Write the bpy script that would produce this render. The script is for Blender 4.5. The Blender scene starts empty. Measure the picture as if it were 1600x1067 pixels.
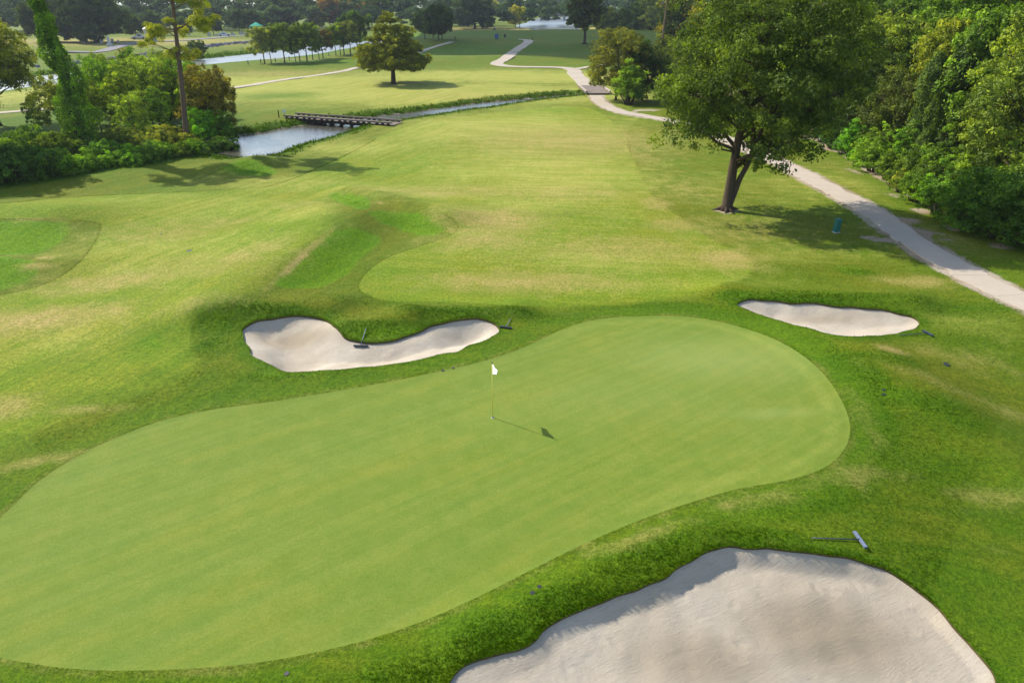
import bpy, math, random
import numpy as np
from mathutils import Vector
from mathutils.geometry import delaunay_2d_cdt

# ------------------------------------------------------------------ camera, sky, sun, exposure
scene = bpy.context.scene
CAM_H = 13.0
FOCAL = 1067.0                       # focal length in photo pixels (24 mm on a 36 mm wide frame, 1600 px)
PITCH = math.atan((533.5 - 5.0) / FOCAL)
cam_data = bpy.data.cameras.new("camera")
cam_data.sensor_width = 36.0
cam_data.lens = 36.0 * FOCAL / 1600.0
cam_data.clip_end = 9000.0
cam = bpy.data.objects.new("camera", cam_data)
scene.collection.objects.link(cam)
cam.location = (0, 0, CAM_H)
cam.rotation_euler = (math.pi / 2 - PITCH, 0, 0)
scene.camera = cam

SUN_EL = math.radians(40.5)
SUN_AZ = math.radians(-57.3)         # from +Y towards +X: the sun stands ahead and to the left
SUN_DIR = np.array([math.sin(SUN_AZ) * math.cos(SUN_EL), math.cos(SUN_AZ) * math.cos(SUN_EL), math.sin(SUN_EL)])
world = bpy.data.worlds.new("World")
scene.world = world
world.use_nodes = True
wn = world.node_tree.nodes
wbg = wn["Background"]
sky = wn.new("ShaderNodeTexSky")
sky.sky_type = 'NISHITA'
sky.sun_disc = False
sky.sun_elevation = SUN_EL
sky.sun_rotation = SUN_AZ
sky.dust_density = 1.2
sky.air_density = 1.0
sky.ozone_density = 1.0
world.node_tree.links.new(sky.outputs[0], wbg.inputs[0])
wbg.inputs[1].default_value = 0.14

sun_data = bpy.data.lights.new("sun", 'SUN')
sun_data.energy = 4.0
sun_data.angle = math.radians(0.5)
sun_data.color = (1.0, 0.93, 0.82)
sun = bpy.data.objects.new("sun", sun_data)
scene.collection.objects.link(sun)
sun.location = (-60, 60, 80)
sun.rotation_euler = Vector(tuple(SUN_DIR)).to_track_quat('Z', 'Y').to_euler()

scene.view_settings.view_transform = 'Standard'
scene.view_settings.look = 'None'
scene.view_settings.exposure = 0.88
scene.view_settings.gamma = 1.0
scene.view_settings.use_curve_mapping = False
scene.render.engine = 'CYCLES'
scene.cycles.use_denoising = True
scene.cycles.denoiser = 'OPENIMAGEDENOISE'
scene.cycles.denoising_input_passes = 'RGB_ALBEDO_NORMAL'
scene.cycles.denoising_prefilter = 'ACCURATE'
scene.cycles.max_bounces = 6
scene.cycles.diffuse_bounces = 3
scene.cycles.glossy_bounces = 3
scene.cycles.transmission_bounces = 3
scene.cycles.volume_bounces = 0
scene.cycles.caustics_reflective = False
scene.cycles.caustics_refractive = False

rng = np.random.default_rng(11)
random.seed(11)

# ------------------------------------------------------------------ small helpers
def S(x, a, b):
    t = np.clip((np.asarray(x, float) - a) / (b - a), 0, 1)
    return t * t * (3 - 2 * t)

def ray(px, py):
    px = np.asarray(px, float); py = np.asarray(py, float)
    x = (px - 800) / FOCAL; y = -(py - 533.5) / FOCAL
    c, s = math.cos(PITCH), math.sin(PITCH)
    return np.stack([x, c + y * s, -s + y * c], -1)

def flat(px, py, z=0.0):
    """where the sight line through a photo pixel meets the level z"""
    d = ray(px, py); t = (z - CAM_H) / d[..., 2]
    return d[..., :2] * t[..., None]

class Waves:
    """cheap smooth noise: a sum of random plane waves"""
    def __init__(s, seed, dim, n=10, scale=1.0):
        r = np.random.default_rng(seed)
        k = r.normal(size=(n, dim)); k /= np.linalg.norm(k, axis=1)[:, None]
        s.k = k * (r.uniform(0.6, 1.7, n) * scale)[:, None]; s.p = r.uniform(0, 6.28, n); s.n = n
    def __call__(s, P):
        return np.sin(P @ s.k.T + s.p).sum(1) / math.sqrt(s.n / 2)

def smooth_poly(pts, sub=4, closed=True):
    P = np.asarray(pts, float); n = len(P); out = []
    for i in range(n if closed else n - 1):
        if closed:
            p0, p1, p2, p3 = P[i - 1], P[i], P[(i + 1) % n], P[(i + 2) % n]
        else:
            p0, p1, p2, p3 = P[max(i - 1, 0)], P[i], P[i + 1], P[min(i + 2, n - 1)]
        for k in range(sub):
            t = k / sub
            out.append(0.5 * ((2 * p1) + (-p0 + p2) * t + (2 * p0 - 5 * p1 + 4 * p2 - p3) * t * t + (-p0 + 3 * p1 - 3 * p2 + p3) * t ** 3))
    if not closed: out.append(P[-1])
    return np.array(out)

def seg_d2(x, y, a, b):
    dx, dy = b[0] - a[0], b[1] - a[1]; L2 = dx * dx + dy * dy + 1e-12
    ex = x - a[0]; ey = y - a[1]
    t = np.minimum(np.maximum((ex * dx + ey * dy) * (1 / L2), 0), 1)
    ex -= t * dx; ey -= t * dy
    return ex * ex + ey * ey

def seg_dist(P, a, b): return np.sqrt(seg_d2(P[:, 0], P[:, 1], a, b))

def poly_sd(P, poly, margin=6.0):
    """signed distance to a closed polygon, negative inside (clamped outside its margin)"""
    P = np.asarray(P, float); poly = np.asarray(poly, float)
    lo = poly.min(0) - margin; hi = poly.max(0) + margin
    out = np.full(len(P), 30.0)
    near = np.nonzero(((P > lo) & (P < hi)).all(1))[0]
    if len(near) == 0: return out
    x = P[near, 0].copy(); y = P[near, 1].copy(); d = np.full(len(x), 1e9); ins = np.zeros(len(x), bool); n = len(poly)
    for i in range(n):
        a = poly[i]; b = poly[(i + 1) % n]
        np.minimum(d, seg_d2(x, y, a, b), out=d)
        if a[1] == b[1]: continue
        m = np.nonzero((y >= min(a[1], b[1])) & (y < max(a[1], b[1])))[0]
        if len(m):
            xi = (b[0] - a[0]) / (b[1] - a[1]) * (y[m] - a[1]) + a[0]
            ins[m] ^= x[m] < xi
    d = np.sqrt(d)
    out[near] = np.where(ins, -d, d)
    return out

def line_dist(P, pts):
    d = np.full(len(P), 1e9)
    for i in range(len(pts) - 1): d = np.minimum(d, seg_dist(P, pts[i], pts[i + 1]))
    return d

C = scene.collection
def mesh_data(name, V, Fs, mat=None, attrs=None, smooth=False):
    """Fs: list of int face arrays (each of one arity)"""
    me = bpy.data.meshes.new(name)
    V = np.asarray(V, np.float32)
    Fs = [np.asarray(f, np.int32) for f in Fs if len(f)]
    me.vertices.add(len(V)); me.vertices.foreach_set("co", V.ravel())
    loops = np.concatenate([f.ravel() for f in Fs])
    tot = np.concatenate([np.full(len(f), f.shape[1], np.int32) for f in Fs])
    start = np.concatenate([[0], np.cumsum(tot)[:-1]]).astype(np.int32)
    me.loops.add(len(loops)); me.loops.foreach_set("vertex_index", loops)
    me.polygons.add(len(tot)); me.polygons.foreach_set("loop_start", start); me.polygons.foreach_set("loop_total", tot)
    me.polygons.foreach_set("use_smooth", np.full(len(tot), bool(smooth)))
    for k, a in (attrs or {}).items():
        at = me.attributes.new(k, 'FLOAT', 'POINT'); at.data.foreach_set("value", np.asarray(a, np.float32))
    me.update(calc_edges=True); me.validate()
    if mat: me.materials.append(mat)
    return me

def obj(name, me, parent=None, label=None, cat=None, group=None, kind=None, loc=None, rotz=None, color=None):
    o = bpy.data.objects.new(name, me); C.objects.link(o)
    if parent is not None: o.parent = parent
    if loc is not None: o.location = tuple(float(v) for v in loc)
    if rotz is not None: o.rotation_euler = (0, 0, rotz)
    if label: o["label"] = label
    if cat: o["category"] = cat
    if group: o["group"] = group
    if kind: o["kind"] = kind
    if color is not None: o.color = (*color, 1.0)
    return o

class MB:
    """collects shapes into one mesh"""
    def __init__(s): s.V = []; s.Q = []; s.T = []; s.n = 0
    def add(s, V, Q=None, T=None):
        V = np.asarray(V, float)
        if Q is not None and len(Q): s.Q.append(np.asarray(Q) + s.n)
        if T is not None and len(T): s.T.append(np.asarray(T) + s.n)
        s.V.append(V); s.n += len(V); return s
    def box(s, c, size, rz=0.0, taper=1.0, rx=0.0):
        x, y, z = np.asarray(size) / 2
        V = np.array([[-x, -y, -z], [x, -y, -z], [x, y, -z], [-x, y, -z], [-x * taper, -y * taper, z], [x * taper, -y * taper, z], [x * taper, y * taper, z], [-x * taper, y * taper, z]])
        if rx:
            cx, sx = math.cos(rx), math.sin(rx); V = V @ np.array([[1, 0, 0], [0, cx, sx], [0, -sx, cx]])
        cz, sz = math.cos(rz), math.sin(rz); V = V @ np.array([[cz, sz, 0], [-sz, cz, 0], [0, 0, 1]])
        return s.add(V + np.asarray(c), [[0, 3, 2, 1], [4, 5, 6, 7], [0, 1, 5, 4], [1, 2, 6, 5], [2, 3, 7, 6], [3, 0, 4, 7]])
    def tube(s, pts, radii, n=7, cap=True):
        P = np.asarray(pts, float); m = len(P); R = np.asarray(radii, float) * np.ones(m)
        T = np.gradient(P, axis=0); T /= np.linalg.norm(T, axis=1)[:, None] + 1e-9
        ref = np.array([0, 0, 1.0]) if abs(T[0][2]) < 0.9 else np.array([1.0, 0, 0])
        U = np.cross(T, ref); U /= np.linalg.norm(U, axis=1)[:, None] + 1e-9
        W = np.cross(T, U)
        a = np.linspace(0, 2 * math.pi, n, endpoint=False)
        V = P[:, None] + R[:, None, None] * (np.cos(a)[None, :, None] * U[:, None] + np.sin(a)[None, :, None] * W[:, None])
        i = np.arange(m - 1)[:, None] * n; j = np.arange(n)[None]; k = (j + 1) % n
        Q = np.stack([i + j, i + k, i + n + k, i + n + j], -1).reshape(-1, 4)
        V = V.reshape(-1, 3); Tt = []
        if cap:
            for r, e in ((0, 0), (m - 1, 1)):
                V = np.vstack([V, P[r]]); c = len(V) - 1; b = r * n
                for q in range(n):
                    q2 = (q + 1) % n
                    Tt.append([c, b + q2, b + q] if e == 0 else [c, b + q, b + q2])
        return s.add(V, Q, Tt)
    def cyl(s, c, r, h, n=16, r2=None):
        c = np.asarray(c, float)
        return s.tube([c, c + [0, 0, h]], [r, r if r2 is None else r2], n)
    def data(s, name, mat, smooth=False, attrs=None):
        Fs = []
        if s.Q: Fs.append(np.vstack(s.Q))
        if s.T: Fs.append(np.vstack(s.T))
        return mesh_data(name, np.vstack(s.V), Fs, mat, attrs, smooth)
    def build(s, name, mat, parent=None, smooth=False, **kw):
        return obj(name, s.data(name, mat, smooth), parent, **kw)

def empty(name, loc, label, cat, group=None, rotz=0.0):
    o = bpy.data.objects.new(name, None); C.objects.link(o)
    o.location = tuple(float(v) for v in loc); o.rotation_euler = (0, 0, rotz); o.empty_display_size = 0.3
    o["label"] = label; o["category"] = cat
    if group: o["group"] = group
    return o

def copy_tree(root, loc, rotz=0.0, scale=1.0, label=None, group=None, color=None, sz=None):
    r = root.copy(); C.objects.link(r)
    r.location = tuple(float(v) for v in loc); r.rotation_euler = (0, 0, rotz)
    r.scale = (scale, scale, scale if sz is None else sz)
    if label: r["label"] = label
    if group: r["group"] = group
    for ch in list(root.children):
        c = ch.copy(); C.objects.link(c); c.parent = r
        if color is not None and c.name.startswith("crown"): c.color = (*color, 1.0)
        for g in ch.children:
            d = g.copy(); C.objects.link(d); d.parent = c
    return r

# ------------------------------------------------------------------ materials
class NT:
    def __init__(s, name):
        s.m = bpy.data.materials.new(name); s.m.use_nodes = True
        s.t = s.m.node_tree; s.n = s.t.nodes; s.b = s.n["Principled BSDF"]; s.out = s.n["Material Output"]
    def new(s, t, **kw):
        n = s.n.new(t)
        for k, v in kw.items(): setattr(n, k, v)
        return n
    def link(s, a, b): s.t.links.new(a, b)
    def val(s, sock, v):
        if isinstance(v, bpy.types.NodeSocket): s.link(v, sock)
        else: sock.default_value = v
    def pos(s, scale=(1, 1, 1), rotz=0.0, obj_space=False):
        g = s.new("ShaderNodeTexCoord").outputs["Object"] if obj_space else s.new("ShaderNodeNewGeometry").outputs["Position"]
        mp = s.new("ShaderNodeMapping"); mp.inputs["Scale"].default_value = scale
        if rotz:
            r = s.new("ShaderNodeVectorRotate", rotation_type='Z_AXIS'); r.inputs["Angle"].default_value = rotz
            s.link(g, r.inputs["Vector"]); g = r.outputs[0]
        s.link(g, mp.inputs["Vector"]); return mp.outputs[0]
    def noise(s, vec, scale, detail=3.0, rough=0.55, dist=0.0):
        n = s.new("ShaderNodeTexNoise"); s.link(vec, n.inputs["Vector"])
        n.inputs["Scale"].default_value = scale; n.inputs["Detail"].default_value = detail
        n.inputs["Roughness"].default_value = rough; n.inputs["Distortion"].default_value = dist
        return n.outputs["Fac"]
    def ramp(s, fac, lo, hi, a=0.0, b=1.0):
        n = s.new("ShaderNodeMapRange", interpolation_type='SMOOTHSTEP')
        s.val(n.inputs["Value"], fac); n.inputs["From Min"].default_value = lo; n.inputs["From Max"].default_value = hi
        n.inputs["To Min"].default_value = a; n.inputs["To Max"].default_value = b
        return n.outputs[0]
    def mix(s, fac, a, b, mode='MIX'):
        n = s.new("ShaderNodeMix", data_type='RGBA', blend_type=mode)
        s.val(n.inputs[0], fac)
        for i, v in ((6, a), (7, b)):
            if isinstance(v, bpy.types.NodeSocket): s.link(v, n.inputs[i])
            else: n.inputs[i].default_value = (*v, 1.0)
        return n.outputs[2]
    def math(s, op, a, b=0.0, c=0.0):
        n = s.new("ShaderNodeMath", operation=op)
        s.val(n.inputs[0], a); s.val(n.inputs[1], b); s.val(n.inputs[2], c)
        return n.outputs[0]
    def attr(s, name): return s.new("ShaderNodeAttribute", attribute_name=name).outputs["Fac"]
    def bump(s, h, strength, dist):
        n = s.new("ShaderNodeBump"); n.inputs["Strength"].default_value = strength; n.inputs["Distance"].default_value = dist
        s.link(h, n.inputs["Height"]); s.link(n.outputs[0], s.b.inputs["Normal"]); return n
    def base(s, col, rough=0.8, spec=0.2, metal=0.0):
        if isinstance(col, bpy.types.NodeSocket): s.link(col, s.b.inputs["Base Color"])
        else: s.b.inputs["Base Color"].default_value = (*col, 1.0)
        s.val(s.b.inputs["Roughness"], rough); s.b.inputs["Specular IOR Level"].default_value = spec; s.b.inputs["Metallic"].default_value = metal
        return s.m

def simple(name, col, rough=0.7, spec=0.3, metal=0.0, var=0.15, scale=6.0):
    t = NT(name); p = t.pos(obj_space=True)
    n = t.noise(p, scale, 4)
    c = t.mix(n, tuple(v * (1 - var) for v in col), tuple(min(1, v * (1 + var)) for v in col))
    return t.base(c, rough, spec, metal)

def turf_material(name, blades=False, rough_c=(0.142, 0.163, 0.010), fair_c=(0.205, 0.232, 0.020)):
    """mown grass; attributes lush (long green rough), dry (straw), pale (thin yellow-green turf), dirt (bare ground)"""
    t = NT(name); P = t.pos()
    big = t.noise(P, 0.16, 4, 0.6); mid = t.noise(P, 0.9, 5, 0.68, 0.4)
    sx = t.new("ShaderNodeSeparateXYZ"); t.link(t.new("ShaderNodeNewGeometry").outputs["Position"], sx.inputs[0])
    zone = t.ramp(t.math('ADD', sx.outputs[0], t.math('MULTIPLY_ADD', big, 6.0, -3.0)), -9.0, -5.0)
    sa = t.noise(t.pos((0.10, 1.5, 1), rotz=-1.15), 1.0, 5, 0.68, 0.5); sb = t.noise(t.pos((0.14, 1.1, 1), rotz=0.12), 1.0, 5, 0.68, 0.9)
    mxs = t.new("ShaderNodeMix"); t.link(zone, mxs.inputs[0]); t.link(sa, mxs.inputs[2]); t.link(sb, mxs.inputs[3]); streak = mxs.outputs[0]
    grain = t.noise(P, 17.0, 3, 0.7)
    fine = t.noise(P, 7.0, 5, 0.78); vfine = t.noise(P, 38.0, 3, 0.75)
    lush = t.attr("lush"); dry = t.attr("dry"); dirt = t.attr("dirt"); pale = t.attr("pale"); vivid = t.attr("vivid")
    mown = t.mix(t.ramp(t.math('ADD', t.attr('fair'), t.math('MULTIPLY_ADD', mid, 0.5, -0.25)), 0.2, 0.8), rough_c, fair_c)
    c = t.mix(t.ramp(big, 0.35, 0.65), mown, t.mix(1.0, mown, (0.72, 0.97, 0.6), 'MULTIPLY'))
    c = t.mix(t.ramp(t.math('ADD', pale, t.math('MULTIPLY_ADD', t.math('ADD', big, mid), 0.8, -0.8)), 0.1, 0.9), c, (0.345, 0.335, 0.085))
    l2 = t.ramp(t.math('ADD', lush, t.math('MULTIPLY', t.math('SUBTRACT', mid, 0.5), 0.9)), 0.12, 0.85)
    c = t.mix(l2, c, (0.080, 0.150, 0.0035))
    c = t.mix(t.ramp(t.math('ADD', vivid, t.math('MULTIPLY', t.math('SUBTRACT', mid, 0.5), 0.8)), 0.15, 0.8), c, (0.120, 0.225, 0.005))
    d2 = t.ramp(t.math('ADD', dry, t.math('MULTIPLY_ADD', t.math('ADD', mid, streak), 1.1, -1.1)), 0.08, 0.95)
    c = t.mix(d2, c, (0.36, 0.285, 0.115))
    c = t.mix(t.ramp(streak, 0.40, 0.60, 0.0, 0.9), t.mix(1.0, c, (1.08, 1.04, 1.1), 'MULTIPLY'), t.mix(1.0, c, (0.76, 0.90, 0.55), 'MULTIPLY'))
    c = t.mix(t.ramp(grain, 0.36, 0.64, 0.0, 1.0), t.mix(1.0, c, (0.78, 0.82, 0.7), 'MULTIPLY'), t.mix(1.0, c, (1.15, 1.12, 1.12), 'MULTIPLY'))
    c = t.mix(t.ramp(fine, 0.38, 0.62, 0.0, 1.0), t.mix(1.0, c, (0.66, 0.74, 0.55), 'MULTIPLY'), t.mix(1.0, c, (1.18, 1.13, 1.15), 'MULTIPLY'))
    c = t.mix(t.ramp(vfine, 0.36, 0.66, 0.0, 1.0), t.mix(1.0, c, (0.70, 0.74, 0.60), 'MULTIPLY'), t.mix(1.0, c, (1.16, 1.13, 1.12), 'MULTIPLY'))
    e = t.ramp(t.math('ADD', dirt, t.math('MULTIPLY_ADD', t.math('ADD', mid, fine), 0.7, -0.7)), 0.38, 0.62)
    soil = t.mix(t.ramp(big, 0.4, 0.6), t.mix(mid, (0.20, 0.14, 0.085), (0.34, 0.27, 0.19)), t.mix(mid, (0.27, 0.22, 0.15), (0.42, 0.36, 0.28)))
    c = t.mix(e, c, soil)
    if blades:
        tn = t.attr("tint")
        c = t.mix(t.ramp(tn, 0.0, 1.0), t.mix(1.0, c, (0.62, 0.66, 0.6), 'MULTIPLY'), t.mix(1.0, c, (1.5, 1.42, 1.2), 'MULTIPLY'))
        d = t.new("ShaderNodeBsdfDiffuse"); tr = t.new("ShaderNodeBsdfTranslucent"); mx = t.new("ShaderNodeMixShader")
        t.link(c, d.inputs[0]); t.link(c, tr.inputs[0]); mx.inputs[0].default_value = 0.4
        t.link(d.outputs[0], mx.inputs[1]); t.link(tr.outputs[0], mx.inputs[2]); t.link(mx.outputs[0], t.out.inputs[0])
        return t.m
    h = t.math('ADD', t.math('MULTIPLY', fine, 0.8), t.math('MULTIPLY', grain, 0.6))
    t.bump(h, 0.9, 0.06)
    return t.base(c, 0.9, 0.1)

# ------------------------------------------------------------------ the lie of the land
MOUNDS = []                                    # (a, b, width on the left of a>b, width on its right, height)
def mound(a, b, wl, wr, h): MOUNDS.append((flat(*a), flat(*b), wl, wr, h))
mound((405, 452), (560, 350), 6.0, 2.6, 0.92)      # ridge with the long green face above the heart bunker
mound((548, 303), (692, 344), 2.6, 1.8, 0.6)      # second green ridge
mound((-160, 340), (92, 346), 4.5, 2.9, 0.95)       # mounds at the left edge
mound((-160, 424), (40, 424), 3.0, 2.4, 0.4)
mound((352, 262), (398, 252), 2.8, 2.8, 0.65)       # little mound by the pool
mound((320, 500), (515, 482), 2.0, 1.2, 0.5)       # banks behind the bunkers
mound((545, 516), (640, 505), 1.2, 0.9, 0.35)
mound((640, 498), (800, 488), 1.5, 1.0, 0.4)
mound((1140, 464), (1420, 478), 1.8, 1.2, 0.5)
mound((1290, 528), (1620, 705), 2.4, 2.6, 0.45)    # crest right of the green
mound((740, 992), (1085, 846), 1.0, 0.9, 0.16)     # roll above the near bunker
mound((690, 96), (900, 92), 14, 12, 0.8)           # far hummocks
mound((830, 80), (950, 82), 12, 14, 1.6)
mound((690, 76), (760, 74), 14, 16, 1.6)
mound((560, 108), (640, 112), 6, 6, 0.5)
W_A = Waves(5, 2, 12, 0.55); W_B = Waves(6, 2, 12, 0.12)

def base_h(P):
    P = np.asarray(P, float); x, y = P[:, 0], P[:, 1]
    z = np.zeros(len(P))
    for a, b, wl, wr, h in MOUNDS:
        ab = b - a; d = seg_dist(P, a, b)
        side = (ab[0] * (P[:, 1] - a[1]) - ab[1] * (P[:, 0] - a[0])) / (np.hypot(*ab) * (d + 0.3))
        w = wr + (wl - wr) * S(side, -0.8, 0.8)
        z += h * np.exp(-(d / w) ** 2 * 1.4)
    q = flat(1400, 640); s = 0.8 * (x - q[0]) - 0.6 * (y - q[1])
    z -= 1.15 * S(s, -2.0, 6.5) * S(30 - y, 0, 10)
    z += 2.6 * S(y, 182, 300) * S(x, -75, -15) * S(95 - x, 0, 40) * S(395 - y, 0, 75)
    z += W_A(P) * 0.035 * S(y, 4, 30) + W_B(P) * 0.12 * S(y, 28, 60)
    return z

def cast(px, py):
    """sight line through a photo pixel met with the land"""
    px = np.atleast_1d(np.asarray(px, float)); py = np.atleast_1d(np.asarray(py, float))
    z = np.zeros(len(px))
    for _ in range(25):
        p = flat(px, py, 0.0) if _ == 0 else np.stack([ray(px, py)[:, 0] * (z - CAM_H) / ray(px, py)[:, 2], ray(px, py)[:, 1] * (z - CAM_H) / ray(px, py)[:, 2]], -1)
        z = 0.5 * z + 0.5 * base_h(p)
    return p

def outline(pix, sub=4, closed=True):
    p = smooth_poly(pix, sub, closed); return cast(p[:, 0], p[:, 1])

GREEN = outline([(0,808),(60,752),(130,708),(200,676),(260,655),(330,640),(420,628),(520,612),(620,594),(700,577),(760,563),(805,548),(840,533),(875,516),(910,504),(950,497),(1000,494),(1060,494),(1110,500),(1160,512),(1210,530),(1255,556),(1290,588),(1312,620),(1325,650),(1328,675),(1320,700),(1300,722),(1270,738),(1220,752),(1160,762),(1110,775),(1050,794),(980,820),(900,855),(820,895),(740,935),(660,970),(580,997),(500,1017),(420,1032),(340,1041),(250,1046),(170,1047),(100,1043),(50,1036),(0,1026),(-60,1000),(-110,960),(-120,910),(-80,860)])
B1 = outline([(378,518),(395,503),(430,496),(470,494),(505,499),(522,508),(530,519),(540,528),(560,533),(585,535),(615,531),(640,523),(670,510),(700,502),(735,498),(765,502),(780,512),(776,522),(750,534),(710,548),(670,558),(630,566),(585,572),(540,576),(490,580),(450,580),(430,572),(405,562),(392,554),(388,540)])
B2 = outline([(1153,475),(1165,469),(1200,470),(1250,473),(1300,477),(1350,481),(1390,485),(1425,496),(1438,504),(1430,513),(1400,520),(1360,525),(1320,525),(1290,520),(1250,510),(1210,499),(1175,487)])
B3 = outline([(700,1067),(730,1040),(780,1020),(830,1003),(850,985),(880,965),(930,945),(980,925),(1020,910),(1060,890),(1090,868),(1115,857),(1160,855),(1220,858),(1290,865),(1340,875),(1390,893),(1430,920),(1470,955),(1510,1000),(1540,1035),(1552,1055),(1555,1080),(1540,1130),(1450,1190),(1250,1230),(1000,1220),(800,1170),(690,1110)])
def wobble(poly, amp, scale, seed):
    """ragged turf edge"""
    w = Waves(seed, 2, 14, scale); w2 = Waves(seed + 1, 2, 14, scale)
    P = smooth_poly(poly, 2); return P + np.stack([w(P), w2(P)], -1) * amp
B1 = wobble(B1, 0.035, 3.5, 21); B2 = wobble(B2, 0.04, 3.5, 23); B3 = wobble(B3, 0.02, 5.0, 25)
FAIRWAY = outline([(-260,338),(0,319),(100,309),(250,302),(400,294),(450,283),(500,262),(555,236),(600,211),(640,197),(720,183),(800,174),(880,166),(925,170),(960,195),(985,240),(1005,282),(1025,312),(1065,342),(1115,376),(1155,396),(1177,411),(1170,428),(1140,440),(1100,452),(1060,466),(1000,474),(930,478),(860,480),(800,478),(740,474),(680,472),(620,472),(585,466),(565,456),(561,447),(570,429),(600,406),(637,391),(694,372),(714,361),(716,350),(705,341),(670,322),(630,304),(590,293),(550,292),(515,302),(503,330),(512,356),(470,398),(425,440),(380,462),(330,480),(302,500),(297,540),(306,575),(250,606),(170,632),(80,664),(0,700),(-260,790),(-400,640),(-260,520),(0,462),(80,440),(130,405),(157,362),(148,347),(80,343),(0,342),(-260,346)], 3)

CREEK_Z, RIVER_Z = -0.55, -0.45
def wpoly(pix, z, sub=3):
    p = smooth_poly(pix, sub); return flat(p[:, 0], p[:, 1], z)
CREEK = wpoly([(300,236),(345,247),(392,251),(430,243),(462,231),(500,222),(540,211),(558,203),(585,197),(640,189),(700,179),(770,169),(850,158),(905,151),(900,148.5),(845,154),(770,160),(700,169),(640,177),(590,183),(545,189),(490,195),(440,203),(395,211),(345,217),(300,225)], CREEK_Z)
RIVER = wpoly([(-250,170),(100,131),(230,110),(300,103.5),(400,95),(480,87),(520,81),(575,73),(640,66),(640,60),(560,66),(480,74),(400,84),(270,98),(100,116),(-250,150)], RIVER_Z)
RIVER2 = wpoly([(805,42),(830,46),(866,50),(893,49),(906,46),(900,40),(912,34),(935,30),(935,26.5),(890,26),(850,28),(835,31),(822,36)], RIVER_Z)

PATHS = {}
PATHS['main'] = (outline([(1660,500),(1600,471),(1540,443),(1480,410),(1430,380),(1392,352),(1350,324),(1300,297),(1250,270),(1205,249),(1160,229),(1110,208),(1060,191),(1020,184),(985,178.5),(955,170),(940,161),(933,153),(931,149)], 6, False), 0.95)
PATHS['far'] = (outline([(918,135.6),(912,128),(900,118),(896,110),(880,106.2),(840,105.5),(800,104.6),(780,102),(776,99),(790,92),(805,80),(825,67),(822,63.5),(803,61.5)], 5, False), 1.5)
PATHS['spur'] = (outline([(897,109),(915,106),(935,103),(960,98)], 5, False), 1.0)
PATHS['left'] = (outline([(-40,180),(60,172),(160,163),(260,152),(365,138),(448,124.5),(495,118.5),(540,111),(560,106),(600,101),(640,88),(675,75),(711,65)], 5, False), 0.9)

BUNKERS = [(B1, 0.55, 1.9, 0.10), (B2, 0.5, 1.6, 0.10), (B3, 0.72, 1.05, 0.07)]      # outline, depth, slope width, lip

def land_h(P):
    P = np.asarray(P, float); z = base_h(P)
    for poly, lvl, w in ((CREEK, CREEK_Z, 1.8), (RIVER, RIVER_Z, 4.0), (RIVER2, RIVER_Z, 10.0)):
        sd = poly_sd(P, poly, 16)
        z = np.where(sd < 0, lvl - 0.7 * S(-sd, 0, 2.0), np.where(sd < w, lvl + (z - lvl) * S(sd, -0.25 * w, w), z))
    far = S(P[:, 1], 190, 250) * S(-P[:, 0] - 45, 0, 60)                                 # far bank stands higher
    return z + far * 1.2 * (poly_sd(P, RIVER, 20) > 6)

# soft fields over the land: long green rough, straw, bare soil; each spot stands at a place in metres
def spot(px, py, rx, ry, v, ang=0.0): return (cast(px, py)[0], rx, ry, v, ang)
PALE_SHEEN = [spot(850,270,11,16,.75), spot(800,200,16,14,.8), spot(650,300,9,4,.6), spot(900,400,10,3,.55), spot(700,145,40,16,1.0), spot(820,120,40,14,1.0), spot(450,130,34,18,.95), spot(250,140,50,18,.9), spot(560,230,10,6,.6), spot(420,285,8,4,.6), spot(330,320,10,5,.5), spot(230,400,8,5,.5), spot(100,520,6,3,.45), spot(1150,290,8,8,.4), spot(1290,290,8,5,.55), spot(1000,120,16,12,.8), spot(1230,400,7,3,.35), spot(1500,500,5,2,.3), spot(40,140,30,20,.9), spot(480,330,3,3,.6), spot(1000,440,8,2,.4)]  # far spots put the backlit sheen of distant grass into the colour
VIVID = [ spot(385,268,2.6,1.3,.9,.3), spot(240,535,1.8,2.2,.6), spot(420,586,1.8,.35,.6), spot(340,505,1.0,1.0,.6), spot(590,520,1.8,.45,.7), spot(1150,460,2,.6,.5), spot(1330,420,1.6,.7,.6), spot(500,96,14,9,.6), spot(720,82,20,9,.5), spot(430,150,10,5,.5), spot(1250,296,4,2,.3), spot(1060,260,3,5,.3), spot(1390,610,.8,.6,.5), spot(640,520,2,.4,.6), spot(1580,760,1.2,1.5,.4), spot(800,1010,1.2,.4,.4,.5), spot(1000,890,2.0,.35,.4,.45)]
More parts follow.
